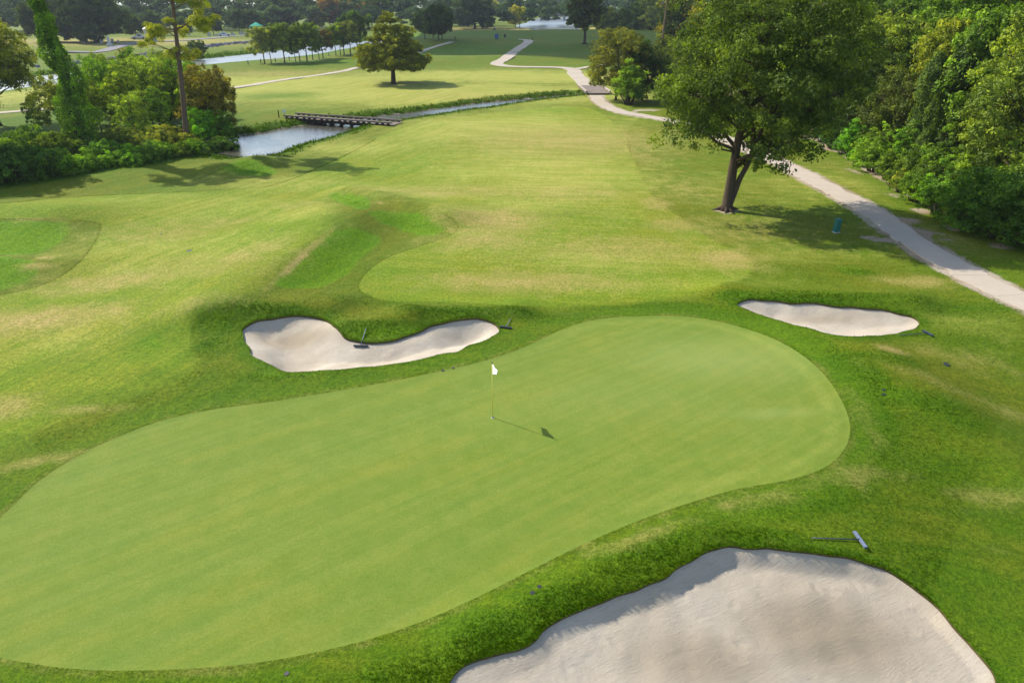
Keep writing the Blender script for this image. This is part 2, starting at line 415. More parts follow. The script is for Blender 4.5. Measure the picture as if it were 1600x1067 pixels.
LUSH = [spot(1430,470,9,1.0,.7), spot(150,625,4,1.3,.5,.2), spot(60,690,3,1.2,.55,.3), spot(270,590,3,1.2,.5), spot(1300,420,6,2,.35), spot(1450,520,4,1.2,.5), spot(560,470,3,1.0,.45), spot(650,385,3,1.0,.4), spot(380,470,2,1.0,.5), spot(1372,600,.9,2.2,.9), spot(1352,690,.9,1.6,.85), spot(1290,745,1.6,.5,.6), spot(1450,700,4.5,4.0,.6), spot(1500,940,4,4,.65), spot(1380,780,2.5,1.5,.55),
        spot(340,500,1.4,1.4,.95), spot(330,540,1.0,1.2,.8),
        spot(430,487,3.2,.6,1.1), spot(590,515,2.0,.7,1.2), spot(700,488,3.0,.6,.9), spot(820,488,1.6,.5,.8), spot(420,590,2.0,.5,.7), spot(600,585,4.0,.4,.5),
        spot(1280,466,4.5,.6,1.1), spot(1150,462,1.5,.6,.8), spot(1400,560,1.6,.9,.7), spot(1480,640,2.6,1.1,.9,-.5), spot(1330,552,1.5,.6,.8,-.5),
        spot(1450,740,2.8,2.0,.75), spot(1560,800,3.0,2.0,.7), spot(1000,872,2.2,.8,1.2,.45), spot(880,940,1.5,.7,1.3,.5), spot(760,1000,1.2,.8,1.3,.5), spot(640,1050,1.6,.7,1.0), spot(1180,838,1.6,.45,1.1), spot(1500,900,2.2,1.6,.8), spot(1590,1010,1.6,1.6,.8),
        spot(240,530,1.8,2.2,.6), spot(130,570,3,1.6,.35), spot(500,1060,3,.4,.6), spot(1340,425,1.4,.7,.8), spot(880,335,4,2.0,.45), spot(800,400,3,2,.3),
        spot(720,80,22,12,.9), spot(860,82,20,14,.7), spot(500,98,12,10,.7), spot(430,150,8,6,.6), spot(800,55,60,40,.5), spot(280,296,5,2,.5)]
crest = np.arctan2(*(flat(520, 362) - flat(425, 440))[::-1])
DRY = [spot(472,400,4.0,.22,.95,crest), spot(610,318,2.5,.2,.6,-.3), spot(40,344,4,.25,.7), spot(770,345,3.5,3,.85), spot(760,375,4,2,.7), spot(900,220,12,10,.7), spot(980,390,6,3,.6), spot(820,440,6,1.6,.72), spot(1130,405,2.4,2.0,.85), spot(1060,352,2.0,1.6,.75), spot(1025,318,1.2,2,.7), spot(700,300,7,2,.6), spot(1000,240,2,7,.5), spot(640,300,3,1,.6), spot(880,300,6,3,.5),
       spot(420,410,2,4,.35,-.5), spot(180,440,4,1.5,.75,.25), spot(60,500,4,1.6,.9,.2), spot(250,365,5,3,.5), spot(470,320,2,2,.5), spot(300,420,4,3,.5), spot(380,400,2,4,.6,-.5), spot(330,350,5,1.5,.5), spot(300,470,3,1,.45,.3),
       spot(1430,440,2.2,.9,.75), spot(1330,740,2.2,.7,.42), spot(1200,775,2.2,.4,.45,.3), spot(1000,838,2.5,.3,.4,.4), spot(1390,545,.7,.4,.8), spot(1500,560,2.4,.9,.42,-.4), spot(1450,590,2,.5,.42,-.4), spot(1560,640,1.5,.7,.45,-.4), spot(1540,780,1.4,.5,.5), spot(0,640,1.6,.9,.7), spot(130,640,2,.4,.5), spot(60,720,1.6,.4,.55,.4),
       spot(1350,650,.5,2.4,.28), spot(1180,860,1,.3,.4), spot(640,610,5,.25,.6,.15), spot(1000,120,10,8,.5), spot(430,115,16,9,.6), spot(1300,260,6,6,.35), spot(1150,360,6,4,.45), spot(1080,300,3,5,.4), spot(1450,370,6,4,.35), spot(700,150,14,8,.4), spot(170,72,60,25,.9), spot(760,46,60,30,1.0), spot(930,44,30,30,.9), spot(300,75,60,20,.4), spot(60,130,18,8,.6), spot(55,415,.8,.5,.9), spot(70,402,.6,.4,.8)]
DIRT = [spot(1250,212,3.4,2.0,.95,-.2), spot(1300,232,1.2,2.2,.95), spot(1335,268,.7,2.4,.6), spot(1420,358,2.4,.6,.95,-.55), spot(1400,343,1.8,.7,1.05,-.3), spot(1460,372,1.6,.3,.8,-.5), spot(1285,286,2.2,.35,.7,-.6), spot(1215,250,1.5,.7,.85), spot(1240,262,1.6,.6,.5), spot(1135,330,.9,.7,1.0), spot(1395,305,1,1.2,.6), spot(1440,330,.8,1.0,.8), spot(1490,357,.8,.9,.75), spot(1560,385,1.0,.8,.7), spot(1372,374,1.3,.45,.9,-.45), spot(1150,165,3,2,.8), spot(1010,172,2.2,1.2,.9), spot(613,131,1.0,1.2,.8), spot(230,285,2,.8,.3), spot(20,310,3,.8,.4), spot(400,93,30,2.2,.9,.0)]
def field(P, spots):
    P = np.asarray(P, float); f = np.zeros(len(P))
    for c, rx, ry, v, a in spots:
        dx, dy = P[:, 0] - c[0], P[:, 1] - c[1]; ca, sa = math.cos(a), math.sin(a)
        f = np.maximum(f, v * np.exp(-(((ca * dx + sa * dy) / rx) ** 2 + ((-sa * dx + ca * dy) / ry) ** 2) * 0.8))
    return f

WOOD_EDGE = np.array([(33.5, 36.0), *[cast(*p)[0] for p in ((1600,388),(1500,353),(1430,320),(1380,292),(1335,264),(1300,237),(1255,214))], (33.0, 84.0), (34, 98), (22, 108), (24, 120), (40, 150), (75, 300), (400, 300), (400, 30), (60, 20)])
THICKET = np.array([*[cast(*p)[0] for p in ((-300,330),(0,296),(100,281),(200,262),(290,249),(340,243),(385,215),(372,180),(300,150),(150,150),(60,180),(-300,210))]])
QUIET = np.vstack([cast(*p) for p in ((718,300),(690,352),(560,368),(400,500),(310,620),(-300,820),(-420,520),(200,470),(440,360),(480,285))])
HUMPS = [outline(q, 3) for q in ([(525,362),(560,358),(592,372),(585,385),(560,405),(545,425),(520,440),(490,450),(455,450),(435,447),(430,438),(465,405),(500,375)], [(515,306),(545,304),(570,310),(577,320),(570,327),(545,322)],
    [(580,330),(620,332),(650,333),(690,352),(692,360),(675,367),(645,365),(610,352),(585,340)], [(-80,346),(0,347),(60,347),(100,350),(105,362),(90,380),(60,395),(0,398),(-80,400)], [(-80,405),(50,408),(45,440),(0,452),(-80,470)], [(358,256),(385,250),(410,258),(430,270),(410,276),(380,270),(362,265)])]
def humps(P):
    f = np.zeros(len(P))
    for h in HUMPS: f = np.maximum(f, S(-poly_sd(P, h), -0.25, 0.2))
    return f * 1.1
APRON = np.vstack([cast(*p) for p in ((590,462),(700,455),(900,455),(1080,440),(1200,425),(1190,480),(900,500),(600,490))])
def fairness(P):
    w = 0.12 + 2.6 * S(-poly_sd(P, QUIET), -0.5, 2.0) + 1.2 * S(-poly_sd(P, APRON), -0.5, 1.5)
    return S(-poly_sd(P, FAIRWAY, 8) / w, -1, 1)
def fields(P):
    lush = field(P, LUSH); dry = field(P, DRY); dirt = field(P, DIRT)
    for b, _, _, _ in BUNKERS:
        sd = poly_sd(P, b); lush = np.maximum(lush, 0.75 * S(-sd, -1.1, -0.1)); dry = dry * S(sd, 0.1, 1.0)
        dirt = np.maximum(dirt, 0.3 * S(-sd, -0.12, -0.02))
    cs = poly_sd(P, CREEK); lush = np.maximum(lush, 0.9 * S(-cs, -3.5, -1.0)); dirt = np.maximum(dirt, 0.9 * S(-cs, -0.7, 0.1))
    g = poly_sd(P, GREEN); lush = np.maximum(lush, (0.62 + 0.5 * S(P[:, 0], 4, 9)) * S(-g, -2.4, -0.9)); dry = np.maximum(dry, 0.3 * S(-g, -0.35, -0.12))
    w = poly_sd(P, WOOD_EDGE); lush = np.maximum(lush, S(-poly_sd(P, THICKET), -1, 1)); dirt = np.maximum(dirt, 0.95 * S(-w, -0.4, 1.5)); lush = np.maximum(lush, .5 * S(-w, -3, 0))
    rv = poly_sd(P, RIVER, 12); lush = np.maximum(lush, 0.9 * S(-rv, -9, -3) * (P[:, 0] < 0))
    pd = line_dist(P, PATHS['main'][0]); dirt = np.maximum(dirt, 0.62 * S(-pd, -2.1, -1.05))
    return {"lush": lush, "dry": dry, "dirt": dirt, "pale": field(P, PALE_SHEEN), "vivid": np.maximum(field(P, VIVID) * 0.75, humps(P)), "fair": fairness(P)}

def cdt(points, polys):
    """triangulate points with closed outlines as fixed edges"""
    vs = [p for poly in polys for p in poly]; edges = []; k = 0
    for poly in polys:
        n = len(poly); edges += [(k + i, k + (i + 1) % n) for i in range(n)]; k += n
    allp = np.vstack([np.array(vs).reshape(-1, 2), points])
    r = delaunay_2d_cdt([Vector((float(a), float(b))) for a, b in allp], edges, [], 0, 1e-5)
    V = np.array([(v[0], v[1]) for v in r[0]]); F = np.array([f for f in r[2] if len(f) == 3], np.int32)
    a, b, c = V[F[:, 0]], V[F[:, 1]], V[F[:, 2]]
    cr = (b[:, 0] - a[:, 0]) * (c[:, 1] - a[:, 1]) - (b[:, 1] - a[:, 1]) * (c[:, 0] - a[:, 0])
    F[cr < 0] = F[cr < 0][:, ::-1]
    return V, F[np.abs(cr) > 1e-9]

def compact(V, F):
    u, inv = np.unique(F.ravel(), return_inverse=True)
    return V[u], inv.reshape(F.shape).astype(np.int32)

# points of the land sheet: a fan that thins out with distance
rows = [1.5]
while rows[-1] < 6500:
    r = rows[-1]; d = 5.0 * (r * r + 169) / (FOCAL * CAM_H) if r > 8 else 1.2
    d = max(d, 0.10)
    d = min(d, 0.35 if r < 34 else 0.9 if r < 75 else 1.5 if r < 130 else 5.0 if r < 330 else 25 if r < 700 else 1e9)
    rows.append(r + d)
rows = np.array(rows)
pts = []
az = np.linspace(-0.82, 0.82, 330)
for i, r in enumerate(rows):
    a = az + (0.0025 if i % 2 else 0)
    if r > 330: a = a[::3]
    pts.append(np.stack([r * np.tan(a), np.full(len(a), r)], -1))
side = np.array([(x, y) for x in (-6000, -3000, -1200, -500, -200, -80, -30, 30, 80, 200, 500, 1200, 3000, 6000) for y in (-400, -100, -30, -8)])
pts = np.vstack(pts + [side])
pts += rng.normal(size=pts.shape) * 0.012 * np.minimum(1, np.abs(pts[:, 1:2]) / 10)
keep = np.ones(len(pts), bool)
ZONES = [GREEN, B1, B2, B3, FAIRWAY]
for z in ZONES: keep &= np.abs(poly_sd(pts, z, 0.5)) > 0.07
V2, F2 = cdt(pts[keep], ZONES)
cen = V2[F2].mean(1)
ins = [poly_sd(cen, z, 0.5) < 0 for z in ZONES]
in_b = ins[1] | ins[2] | ins[3]

turf = turf_material("turf")
fair_mat = turf

def sheet(name, mask, mat, dz=0.0, **kw):
    V, F = compact(V2, F2[mask]); z = land_h(V) + dz
    return obj(name, mesh_data(name, np.column_stack([V, z]), [F], mat, fields(V), True), **kw)

sheet("ground", ~ins[0] & ~in_b & ~ins[4], turf, kind="structure", label="rolling green rough and open grassland around the golf green")
sheet("fairway", ins[4] & ~ins[0] & ~in_b, fair_mat, kind="structure", label="pale close-mown fairway sweeping from the pond down to the green")

# putting green: very short turf with faint mowing lines
t = NT("green_turf"); P = t.pos()
big = t.noise(P, 0.22, 4, 0.6, 0.3)
st = t.noise(t.pos((0.10, 1.15, 1), rotz=-0.62), 1.0, 3, 0.55, 0.3)
st2 = t.noise(t.pos((1.2, 0.08, 1), rotz=-0.25), 1.0, 3, 0.5)
fine = t.noise(P, 11, 4, 0.75); vf = t.noise(P, 26, 3, 0.7)
c = t.mix(t.ramp(big, 0.3, 0.7), (0.118, 0.170, 0.019), (0.142, 0.174, 0.018))
c = t.mix(t.ramp(st, 0.38, 0.62, 0, 0.4), c, (0.108, 0.172, 0.026))
c = t.mix(t.ramp(st2, 0.5, 0.72, 0, 0.12), c, (0.172, 0.210, 0.030))
edge = t.attr("edge")
c = t.mix(t.ramp(t.math('ADD', edge, t.math('MULTIPLY_ADD', big, 0.5, -0.25)), 0.2, 1.0, 0, 0.5), c, (0.19, 0.225, 0.035))
c = t.mix(t.ramp(fine, 0.38, 0.66, 0, 0.42), c, (0.088, 0.138, 0.014))
c = t.mix(t.ramp(vf, 0.42, 0.7, 0, 0.42), c, (0.20, 0.24, 0.042))
vo = t.new("ShaderNodeTexVoronoi"); t.link(P, vo.inputs["Vector"]); vo.inputs["Scale"].default_value = 1.6
c = t.mix(t.ramp(vo.outputs["Distance"], 0.03, 0.06, 0.45, 0.0), c, (0.10, 0.135, 0.02))
vo2 = t.new("ShaderNodeTexVoronoi"); t.link(t.pos((1, 1, 1), rotz=0.7), vo2.inputs["Vector"]); vo2.inputs["Scale"].default_value = 2.3
c = t.mix(t.ramp(vo2.outputs["Distance"], 0.02, 0.045, 0.5, 0.0), c, (0.26, 0.30, 0.11))
mot = t.noise(P, 1.3, 6, 0.72); c = t.mix(t.ramp(mot, 0.35, 0.65), t.mix(1.0, c, (0.90, 0.96, 0.88), 'MULTIPLY'), t.mix(1.0, c, (1.08, 1.03, 1.1), 'MULTIPLY'))
lo = t.noise(t.pos((0.06, 2.6, 1), rotz=-0.62), 1.0, 2, 0.5); c = t.mix(t.ramp(lo, 0.44, 0.56), t.mix(1.0, c, (0.94, 0.975, 0.96), 'MULTIPLY'), t.mix(1.0, c, (1.05, 1.03, 1.08), 'MULTIPLY'))
lo2 = t.noise(t.pos((2.4, 0.05, 1), rotz=-0.35), 1.0, 2, 0.5); c = t.mix(t.ramp(lo2, 0.44, 0.56), t.mix(1.0, c, (0.988, 0.994, 0.99), 'MULTIPLY'), t.mix(1.0, c, (1.01, 1.007, 1.02), 'MULTIPLY'))
c = t.mix(t.attr('pale_patch'), c, (0.235, 0.275, 0.085))  # paler yellow-green patches, largest in the far right part
t.bump(t.math('ADD', fine, vf), 0.3, 0.015)
green_mat = t.base(c, 0.85, 0.12)
V, F = compact(V2, F2[ins[0]])
gsd = -poly_sd(V, GREEN); ring = np.maximum(np.exp(-((gsd - 0.55) / 0.3) ** 2), 0.6 * np.exp(-((gsd - 1.6) / 0.25) ** 2)) * S(V[:, 0], -2, 6)
obj("putting_green", mesh_data("putting_green", np.column_stack([V, land_h(V) - 0.012 * S(gsd, 0, .1)]), [F], green_mat, {"edge": ring, "pale_patch": field(V, [spot(1120,560,3.5,1.8,.38), spot(1000,620,5,2,.15), spot(1200,645,1.6,.35,.35,.1)])}, True), kind="structure", label="smooth light green putting surface with the flagstick in it")

# ------------------------------------------------------------------ sand bunkers
t = NT("bunker_sand"); P = t.pos()
n1 = t.noise(P, 0.5, 4, 0.6, 0.5); n2 = t.noise(P, 5, 5, 0.7); n3 = t.noise(P, 60, 3, 0.7)
rk = t.noise(t.pos((8.0, 1.0, 1), rotz=1.15), 1.0, 3, 0.6, 1.5)
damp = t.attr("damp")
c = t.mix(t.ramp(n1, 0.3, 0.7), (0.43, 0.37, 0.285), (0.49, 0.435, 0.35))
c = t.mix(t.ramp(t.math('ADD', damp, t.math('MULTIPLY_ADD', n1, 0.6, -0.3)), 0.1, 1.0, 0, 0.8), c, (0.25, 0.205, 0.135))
c = t.mix(t.ramp(n2, 0.5, 0.8, 0, 0.25), c, (0.36, 0.30, 0.23))
c = t.mix(t.ramp(n3, 0.5, 0.75, 0, 0.5), c, (0.27, 0.225, 0.165))
n4 = t.noise(t.pos((7.0, 0.8, 1), rotz=1.15), 3.0, 4, 0.7, 0.8); c = t.mix(t.ramp(n4, 0.5, 0.7, 0, 0.3), c, (0.28, 0.24, 0.18))
wv = t.new("ShaderNodeTexWave", wave_type='BANDS', bands_direction='X'); t.link(t.pos((1, 1, 1), rotz=1.0), wv.inputs["Vector"]); wv.inputs["Scale"].default_value = 4.2; wv.inputs["Distortion"].default_value = 5.0; wv.inputs["Detail"].default_value = 2.0; wv.inputs["Detail Scale"].default_value = 0.35
c = t.mix(t.ramp(t.math('MULTIPLY', wv.outputs["Fac"], n2), 0.25, 0.6, 0.0, 0.12), c, (0.29, 0.245, 0.18))
t.bump(t.math('ADD', t.math('ADD', t.math('MULTIPLY', rk, 0.35), t.math('MULTIPLY', wv.outputs["Fac"], 0.012)), t.math('ADD', t.math('MULTIPLY', n2, 0.6), t.math('MULTIPLY', n3, 0.6))), 0.9, 0.05)
sand_mat = t.base(c, 0.95, 0.05)
edge_mat = simple("cut_turf_edge", (0.085, 0.07, 0.03), 0.95, 0.05, var=0.5, scale=8)

SAND = []
def bunker(poly, depth, w, lip, step, damps, label):
    lo, hi = poly.min(0), poly.max(0)
    gx, gy = np.meshgrid(np.arange(lo[0], hi[0], step), np.arange(lo[1], hi[1], step))
    p = np.stack([gx.ravel(), gy.ravel()], -1) + rng.normal(size=(gx.size, 2)) * step * 0.15
    p = p[poly_sd(p, poly) < -step * 0.6]
    V, F = cdt(p, [poly]); F = F[poly_sd(V[F].mean(1), poly) < 0]; V, F = compact(V, F)
    d = np.maximum(-poly_sd(V, poly), 0)
    hb = base_h(V); A3 = np.column_stack([V, np.ones(len(V))]); rim = np.column_stack([poly, np.ones(len(poly))])
    floor = A3 @ np.linalg.lstsq(rim, base_h(poly), rcond=None)[0] - depth
    wv = Waves(int(depth * 100), 2, 16, 1.1); wf = Waves(int(depth * 100) + 1, 2, 30, 6.0)
    ww = w * (1 + 0.25 * wv(V))
    z = (hb - lip) + (floor - (hb - lip)) * np.clip(S(d / ww, -0.15, 1.0) * 1.04 - 0.04, 0, 1)
    z += (wf(V) * 0.010 + wv(V) * 0.03) * S(d, 0.0, 0.6)
    # footprints and rake scuffs
    r2 = np.random.default_rng(int(depth * 1000)); n = int(len(V) * step * step * 1.1)
    for i in range(n):
        c = V[r2.integers(len(V))]; a = r2.uniform(0, 3.14); e = V - c
        m = (np.abs(e) < 0.4).all(1)
        if not m.any(): continue
        u = e[m] @ [math.cos(a), math.sin(a)]; v = e[m] @ [-math.sin(a), math.cos(a)]
        q = (u / 0.15) ** 2 + (v / 0.075) ** 2
        z[m] += (-0.022 * np.exp(-q) + 0.010 * np.exp(-((np.sqrt(q) - 1.7) / 0.5) ** 2)) * S(d[m], 0, 0.3) * r2.uniform(0.3, 1.0)
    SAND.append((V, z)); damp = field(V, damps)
    root = obj("sand_bunker", mesh_data("sand_bunker", np.column_stack([V, z]), [F], sand_mat, {"damp": damp}, True), label=label, cat="bunker", group="sand bunkers round the green")
    n = len(poly); top = np.column_stack([poly, land_h(poly) + 0.004]); bot = np.column_stack([poly, base_h(poly) - lip - 0.12])
    i = np.arange(n); j = (i + 1) % n
    obj("turf_edge", mesh_data("turf_edge", np.vstack([top, bot]), [np.stack([i, j, j + n, i + n], -1)], edge_mat), root)
    return root
bunker(B1, 0.62, 2.0, 0.085, 0.13, [spot(465,520,1.8,.8,.9), spot(545,515,.6,.9,.6), spot(700,515,1.6,.4,.4)], "heart-shaped pale sand bunker beyond the flag, lying along the green's far edge")
bunker(B2, 0.5, 1.7, 0.08, 0.13, [spot(1290,490,2.4,.5,.7)], "narrow leaf-shaped white sand bunker below the big two-stemmed tree")
bunker(B3, 0.29, 0.42, 0.06, 0.075, [spot(1300,970,2.4,1.3,1.0), spot(1100,1010,2.2,1.0,.8), spot(1200,900,2.5,.6,.4)], "large near sand bunker with a shaded scalloped lip, cut off by the frame")

# ------------------------------------------------------------------ water
def water(name, polys, z, col, label, wave, wscale):
    t = NT(name + "_surface"); P = t.pos()
    n1 = t.noise(t.pos((1, 1.6, 1), rotz=0.4), wscale, 3, 0.6); n2 = t.noise(P, wscale * 4, 2, 0.6)
    m = t.noise(P, 0.12, 3, 0.6)
    t.bump(t.math('ADD', n1, t.math('MULTIPLY', n2, 0.35)), wave, 0.12)
    t.b.inputs["IOR"].default_value = 2.3
    mat = t.base(t.mix(m, col, tuple(v * 0.7 for v in col)), (0.3 if name == 'river' else 0.12), 0.5)
    mb = MB()
    for p in polys:
        lo, hi = p.min(0), p.max(0); st = max(1.0, (hi - lo).max() / 60)
        gx, gy = np.meshgrid(np.arange(lo[0], hi[0], st), np.arange(lo[1], hi[1], st))
        q = np.stack([gx.ravel(), gy.ravel()], -1); q = q[poly_sd(q, p) < -0.3 * st]
        c = p.mean(0); e = p + (p - np.roll(p, 1, 0)) * 0.0
        V, F = cdt(q, [e]); F = F[poly_sd(V[F].mean(1), e) < 0.0]; V, F = compact(V, F)
        mb.add(np.column_stack([V, np.full(len(V), z)]), None, F)
    return mb.build(name, mat, kind="structure", label=label)
water("creek", [CREEK], CREEK_Z + 0.05, (0.10, 0.095, 0.07), "shallow creek widening to a bright pond under the plank bridge", 0.35, 2.2)
water("river", [RIVER, RIVER2], RIVER_Z + 0.05, (0.13, 0.14, 0.13), "broad pale river running behind the course to the far road bridge", 0.5, 0.9)

# ------------------------------------------------------------------ cart paths
t = NT("concrete_path"); P = t.pos()
n1 = t.noise(P, 0.8, 5, 0.65); n2 = t.noise(P, 12, 4, 0.7)
c = t.mix(n1, (0.34, 0.285, 0.22), (0.43, 0.375, 0.30)); c = t.mix(t.ramp(n2, 0.5, 0.8, 0, 0.5), c, (0.30, 0.26, 0.21))
t.bump(n2, 0.25, 0.01); path_mat = t.base(c, 0.9, 0.1)

Z_SM = {}
def strip(center, half, i0, i1, inset=0.0, dz=0.03, seed=0, rag=0.0):
    P = center[i0:i1 + 1]; T = np.gradient(center, axis=0)[i0:i1 + 1]; T /= np.linalg.norm(T, axis=1)[:, None]
    N = np.stack([-T[:, 1], T[:, 0]], -1)
    r = np.random.default_rng(seed + i0)
    L = P + N * (half + r.normal(size=(len(P), 1)) * rag); R = P - N * (half + r.normal(size=(len(P), 1)) * rag)
    if inset:
        L[0] += T[0] * inset; R[0] += T[0] * inset; L[-1] -= T[-1] * inset; R[-1] -= T[-1] * inset
    M = (L + R) / 2
    z = np.maximum(np.maximum(land_h(L), land_h(R)), land_h(M)) + dz
    if i0 in Z_SM: z = Z_SM[i0][:len(P)] + dz
    n = len(P)
    V = np.vstack([np.column_stack([L, z]), np.column_stack([R, z]), np.column_stack([L, z - 0.2]), np.column_stack([R, z - 0.2])])
    i = np.arange(n - 1)
    Q = np.vstack([np.stack([i, n + i, n + i + 1, i + 1], -1), np.stack([i, i + 1, 2 * n + i + 1, 2 * n + i], -1), np.stack([n + i + 1, n + i, 3 * n + i, 3 * n + i + 1], -1),
                   [[0, 2 * n, 3 * n, n], [n - 1, 2 * n - 1, 4 * n - 1, 3 * n - 1]]])
    return V, Q

def resample(P, step):
    d = np.concatenate([[0], np.cumsum(np.linalg.norm(np.diff(P, axis=0), axis=1))]); s = np.arange(0, d[-1], step)
    return np.stack([np.interp(s, d, P[:, k]) for k in (0, 1)], -1)
ctr = resample(PATHS['main'][0], 0.7); half = PATHS['main'][1]
zz = np.maximum(land_h(ctr + [0.8, 0.8]), np.maximum(land_h(ctr - [0.8, 0.8]), land_h(ctr)))
zmx = zz - 0.02
zz = np.convolve(np.pad(zz, 4, mode='edge'), np.ones(9) / 9, 'valid')
for k in range(len(ctr)): Z_SM[k] = np.maximum(zz, zmx)[k:]
NEAR = 56 if len(ctr) > 60 else len(ctr) - 4
mb = MB(); mb.add(*strip(ctr, half, NEAR, len(ctr) - 1, seed=3, rag=0.09))
main_path = mb.build("path", path_mat, kind="structure", label="pale concrete cart path curving past the woods to the little bridge")
i = 0
while i < NEAR:                                              # slabs one can pick apart, with open joints
    mb = MB(); mb.add(*strip(ctr, half, i, min(i + 4, NEAR), inset=0.008, dz=0.035 + 0.004 * rng.random(), seed=5, rag=0.07))
    mb.build("slab", path_mat, main_path); i += 4
Z_SM.clear()
for key, lab in (('far', "winding cart path climbing from the little bridge to the far green"), ('spur', "short pale path branching off right beyond the little bridge"), ('left', "thin pale path crossing the far fairway behind the tiered tree")):
    c = resample(PATHS[key][0], 2.0); mb = MB(); mb.add(*strip(c, PATHS[key][1], 0, len(c) - 1, dz=0.06, seed=9, rag=0.08)); mb.build("path", path_mat, kind="structure", label=lab)

# ------------------------------------------------------------------ long grass of the rough, blade by blade near the camera
def tufts(P, size, spread, blades, seed):
    r = np.random.default_rng(seed); n = len(P)
    f = fields(P); z = land_h(P)
    base = np.repeat(np.column_stack([P, z]), blades, 0); m = n * blades
    base[:, :2] += r.normal(size=(m, 2)) * spread
    a = r.uniform(0, 6.283, m); L = np.repeat(size, blades) * r.uniform(0.6, 1.35, m)
    lean = r.uniform(0.2, 1.0, m)
    w = np.stack([np.cos(a), np.sin(a), np.zeros(m)], -1) * (L * 0.16)[:, None]
    b = a + 1.57 + r.normal(size=m) * 0.6
    tip = base + np.stack([np.cos(b) * lean * L, np.sin(b) * lean * L, L * (1.05 - 0.55 * lean)], -1)
    base[:, 2] -= 0.006
    V = np.stack([base - w, base + w, tip], 1).reshape(-1, 3)
    F = np.arange(m * 3).reshape(-1, 3)
    rep = lambda q: np.repeat(q, blades * 3)
    tint = np.clip(np.repeat(r.beta(2, 2, m), 3) + np.tile([-0.25, -0.25, 0.25], m), 0, 1)
    return V, F, {"lush": rep(f["lush"]), "dry": rep(f["dry"]), "dirt": rep(f["dirt"] * 0.4), "pale": rep(f["pale"]), "vivid": rep(f["vivid"]), "fair": rep(f["fair"]), "tint": tint}

blade_mat = turf_material("grass_blades", True)
cand = []
r = np.random.default_rng(77)
a = r.uniform(-0.70, 0.70, 420000); u = r.random(420000)
y = 7.5 + (36 - 7.5) * u ** 1.25
cand = np.stack([y * np.tan(a), y], -1)
g = poly_sd(cand, GREEN); ok = g > 0.35
for b, _, _, _ in BUNKERS: ok &= poly_sd(cand, b) > 0.02
cand = cand[ok]; g = g[ok]
ff = fields(cand)
fw = poly_sd(cand, FAIRWAY)
dens = np.clip(0.18 + 0.85 * ff["lush"], 0, 1) * (fw > 0.0) * S(g, 0.3, 1.6)
pd = line_dist(cand, PATHS['main'][0]); dens *= pd > 1.2
cand = cand[r.random(len(cand)) < dens]
print("tufts", len(cand))
lu = field(cand, LUSH)
sz = 0.016 + 0.026 * np.clip(lu, 0, 1) + 0.0006 * cand[:, 1]
V, F, A = tufts(cand, sz, 0.02, 3, 78)
obj("rough_grass", mesh_data("rough_grass", V, [F], blade_mat, A), kind="stuff", label="short tufty grass of the rough around green and bunkers")
# ragged grass hanging over every bunker rim, and the taller cut line round green and fairway
def along(poly, step, off, jit, seed):
    r = np.random.default_rng(seed); P = np.vstack([poly, poly[:1]])
    d = np.concatenate([[0], np.cumsum(np.linalg.norm(np.diff(P, axis=0), axis=1))]); s = np.arange(0, d[-1], step) + r.uniform(-step, step, int(np.ceil(d[-1] / step)))
    s = np.clip(s, 0, d[-1]); q = np.stack([np.interp(s, d, P[:, k]) for k in (0, 1)], -1)
    q2 = np.stack([np.interp(np.clip(s + 0.05, 0, d[-1]), d, P[:, k]) for k in (0, 1)], -1); T = q2 - q; T /= np.linalg.norm(T, axis=1)[:, None] + 1e-9
    N = np.stack([T[:, 1], -T[:, 0]], -1)
    if poly_sd(q[:1] + N[:1] * 0.05, poly)[0] < 0: N = -N
    return q + N * (off + np.abs(r.normal(size=(len(q), 1))) * jit)
E1 = [along(b, st, 0.0, 0.10, 80 + k) for k, (b, st) in enumerate(((B1, 0.012), (B2, 0.012), (B3, 0.007)))]
E1 = np.vstack(E1); E1 = E1[(E1[:, 1] > 7)]
lipside = np.minimum.reduce([poly_sd(E1 + [0.06, -0.22], b) for b in (B1, B2, B3)]) < 0      # the high far lip only
E1 = E1[lipside | (r.random(len(E1)) < 0.22)]
V, F, A = tufts(E1, np.full(len(E1), 0.055), 0.015, 3, 90)
obj("bunker_rim_grass", mesh_data("bunker_rim_grass", V, [F], blade_mat, A), kind="stuff", label="ragged grass fringe hanging over the bunker rims")
E2 = np.vstack([along(GREEN, 0.008, 0.01, 0.10, 95)])
E2 = E2[(E2[:, 1] > 7) & (np.abs(E2[:, 0]) < E2[:, 1] * 0.85 + 2)]
V, F, A = tufts(E2, np.full(len(E2), 0.03), 0.01, 2, 96)
obj("collar_grass", mesh_data("collar_grass", V, [F], blade_mat, A), kind="stuff", label="slightly taller grass edge round the putting green")
E3 = along(FAIRWAY, 0.03, 0.0, 0.06, 97); E3 = E3[(E3[:, 1] < 75) & (poly_sd(E3, QUIET) > 0) & (np.abs(E3[:, 0]) < E3[:, 1] * 0.85) & (E3[:, 0] < 2.0)]
V, F, A = tufts(E3, np.full(len(E3), 0.03) + 0.0006 * E3[:, 1], 0.02, 2, 98)
obj("fairway_edge_grass", mesh_data("fairway_edge_grass", V, [F], blade_mat, A), kind="stuff", label="thin line of longer grass along the fairway's cut edge")
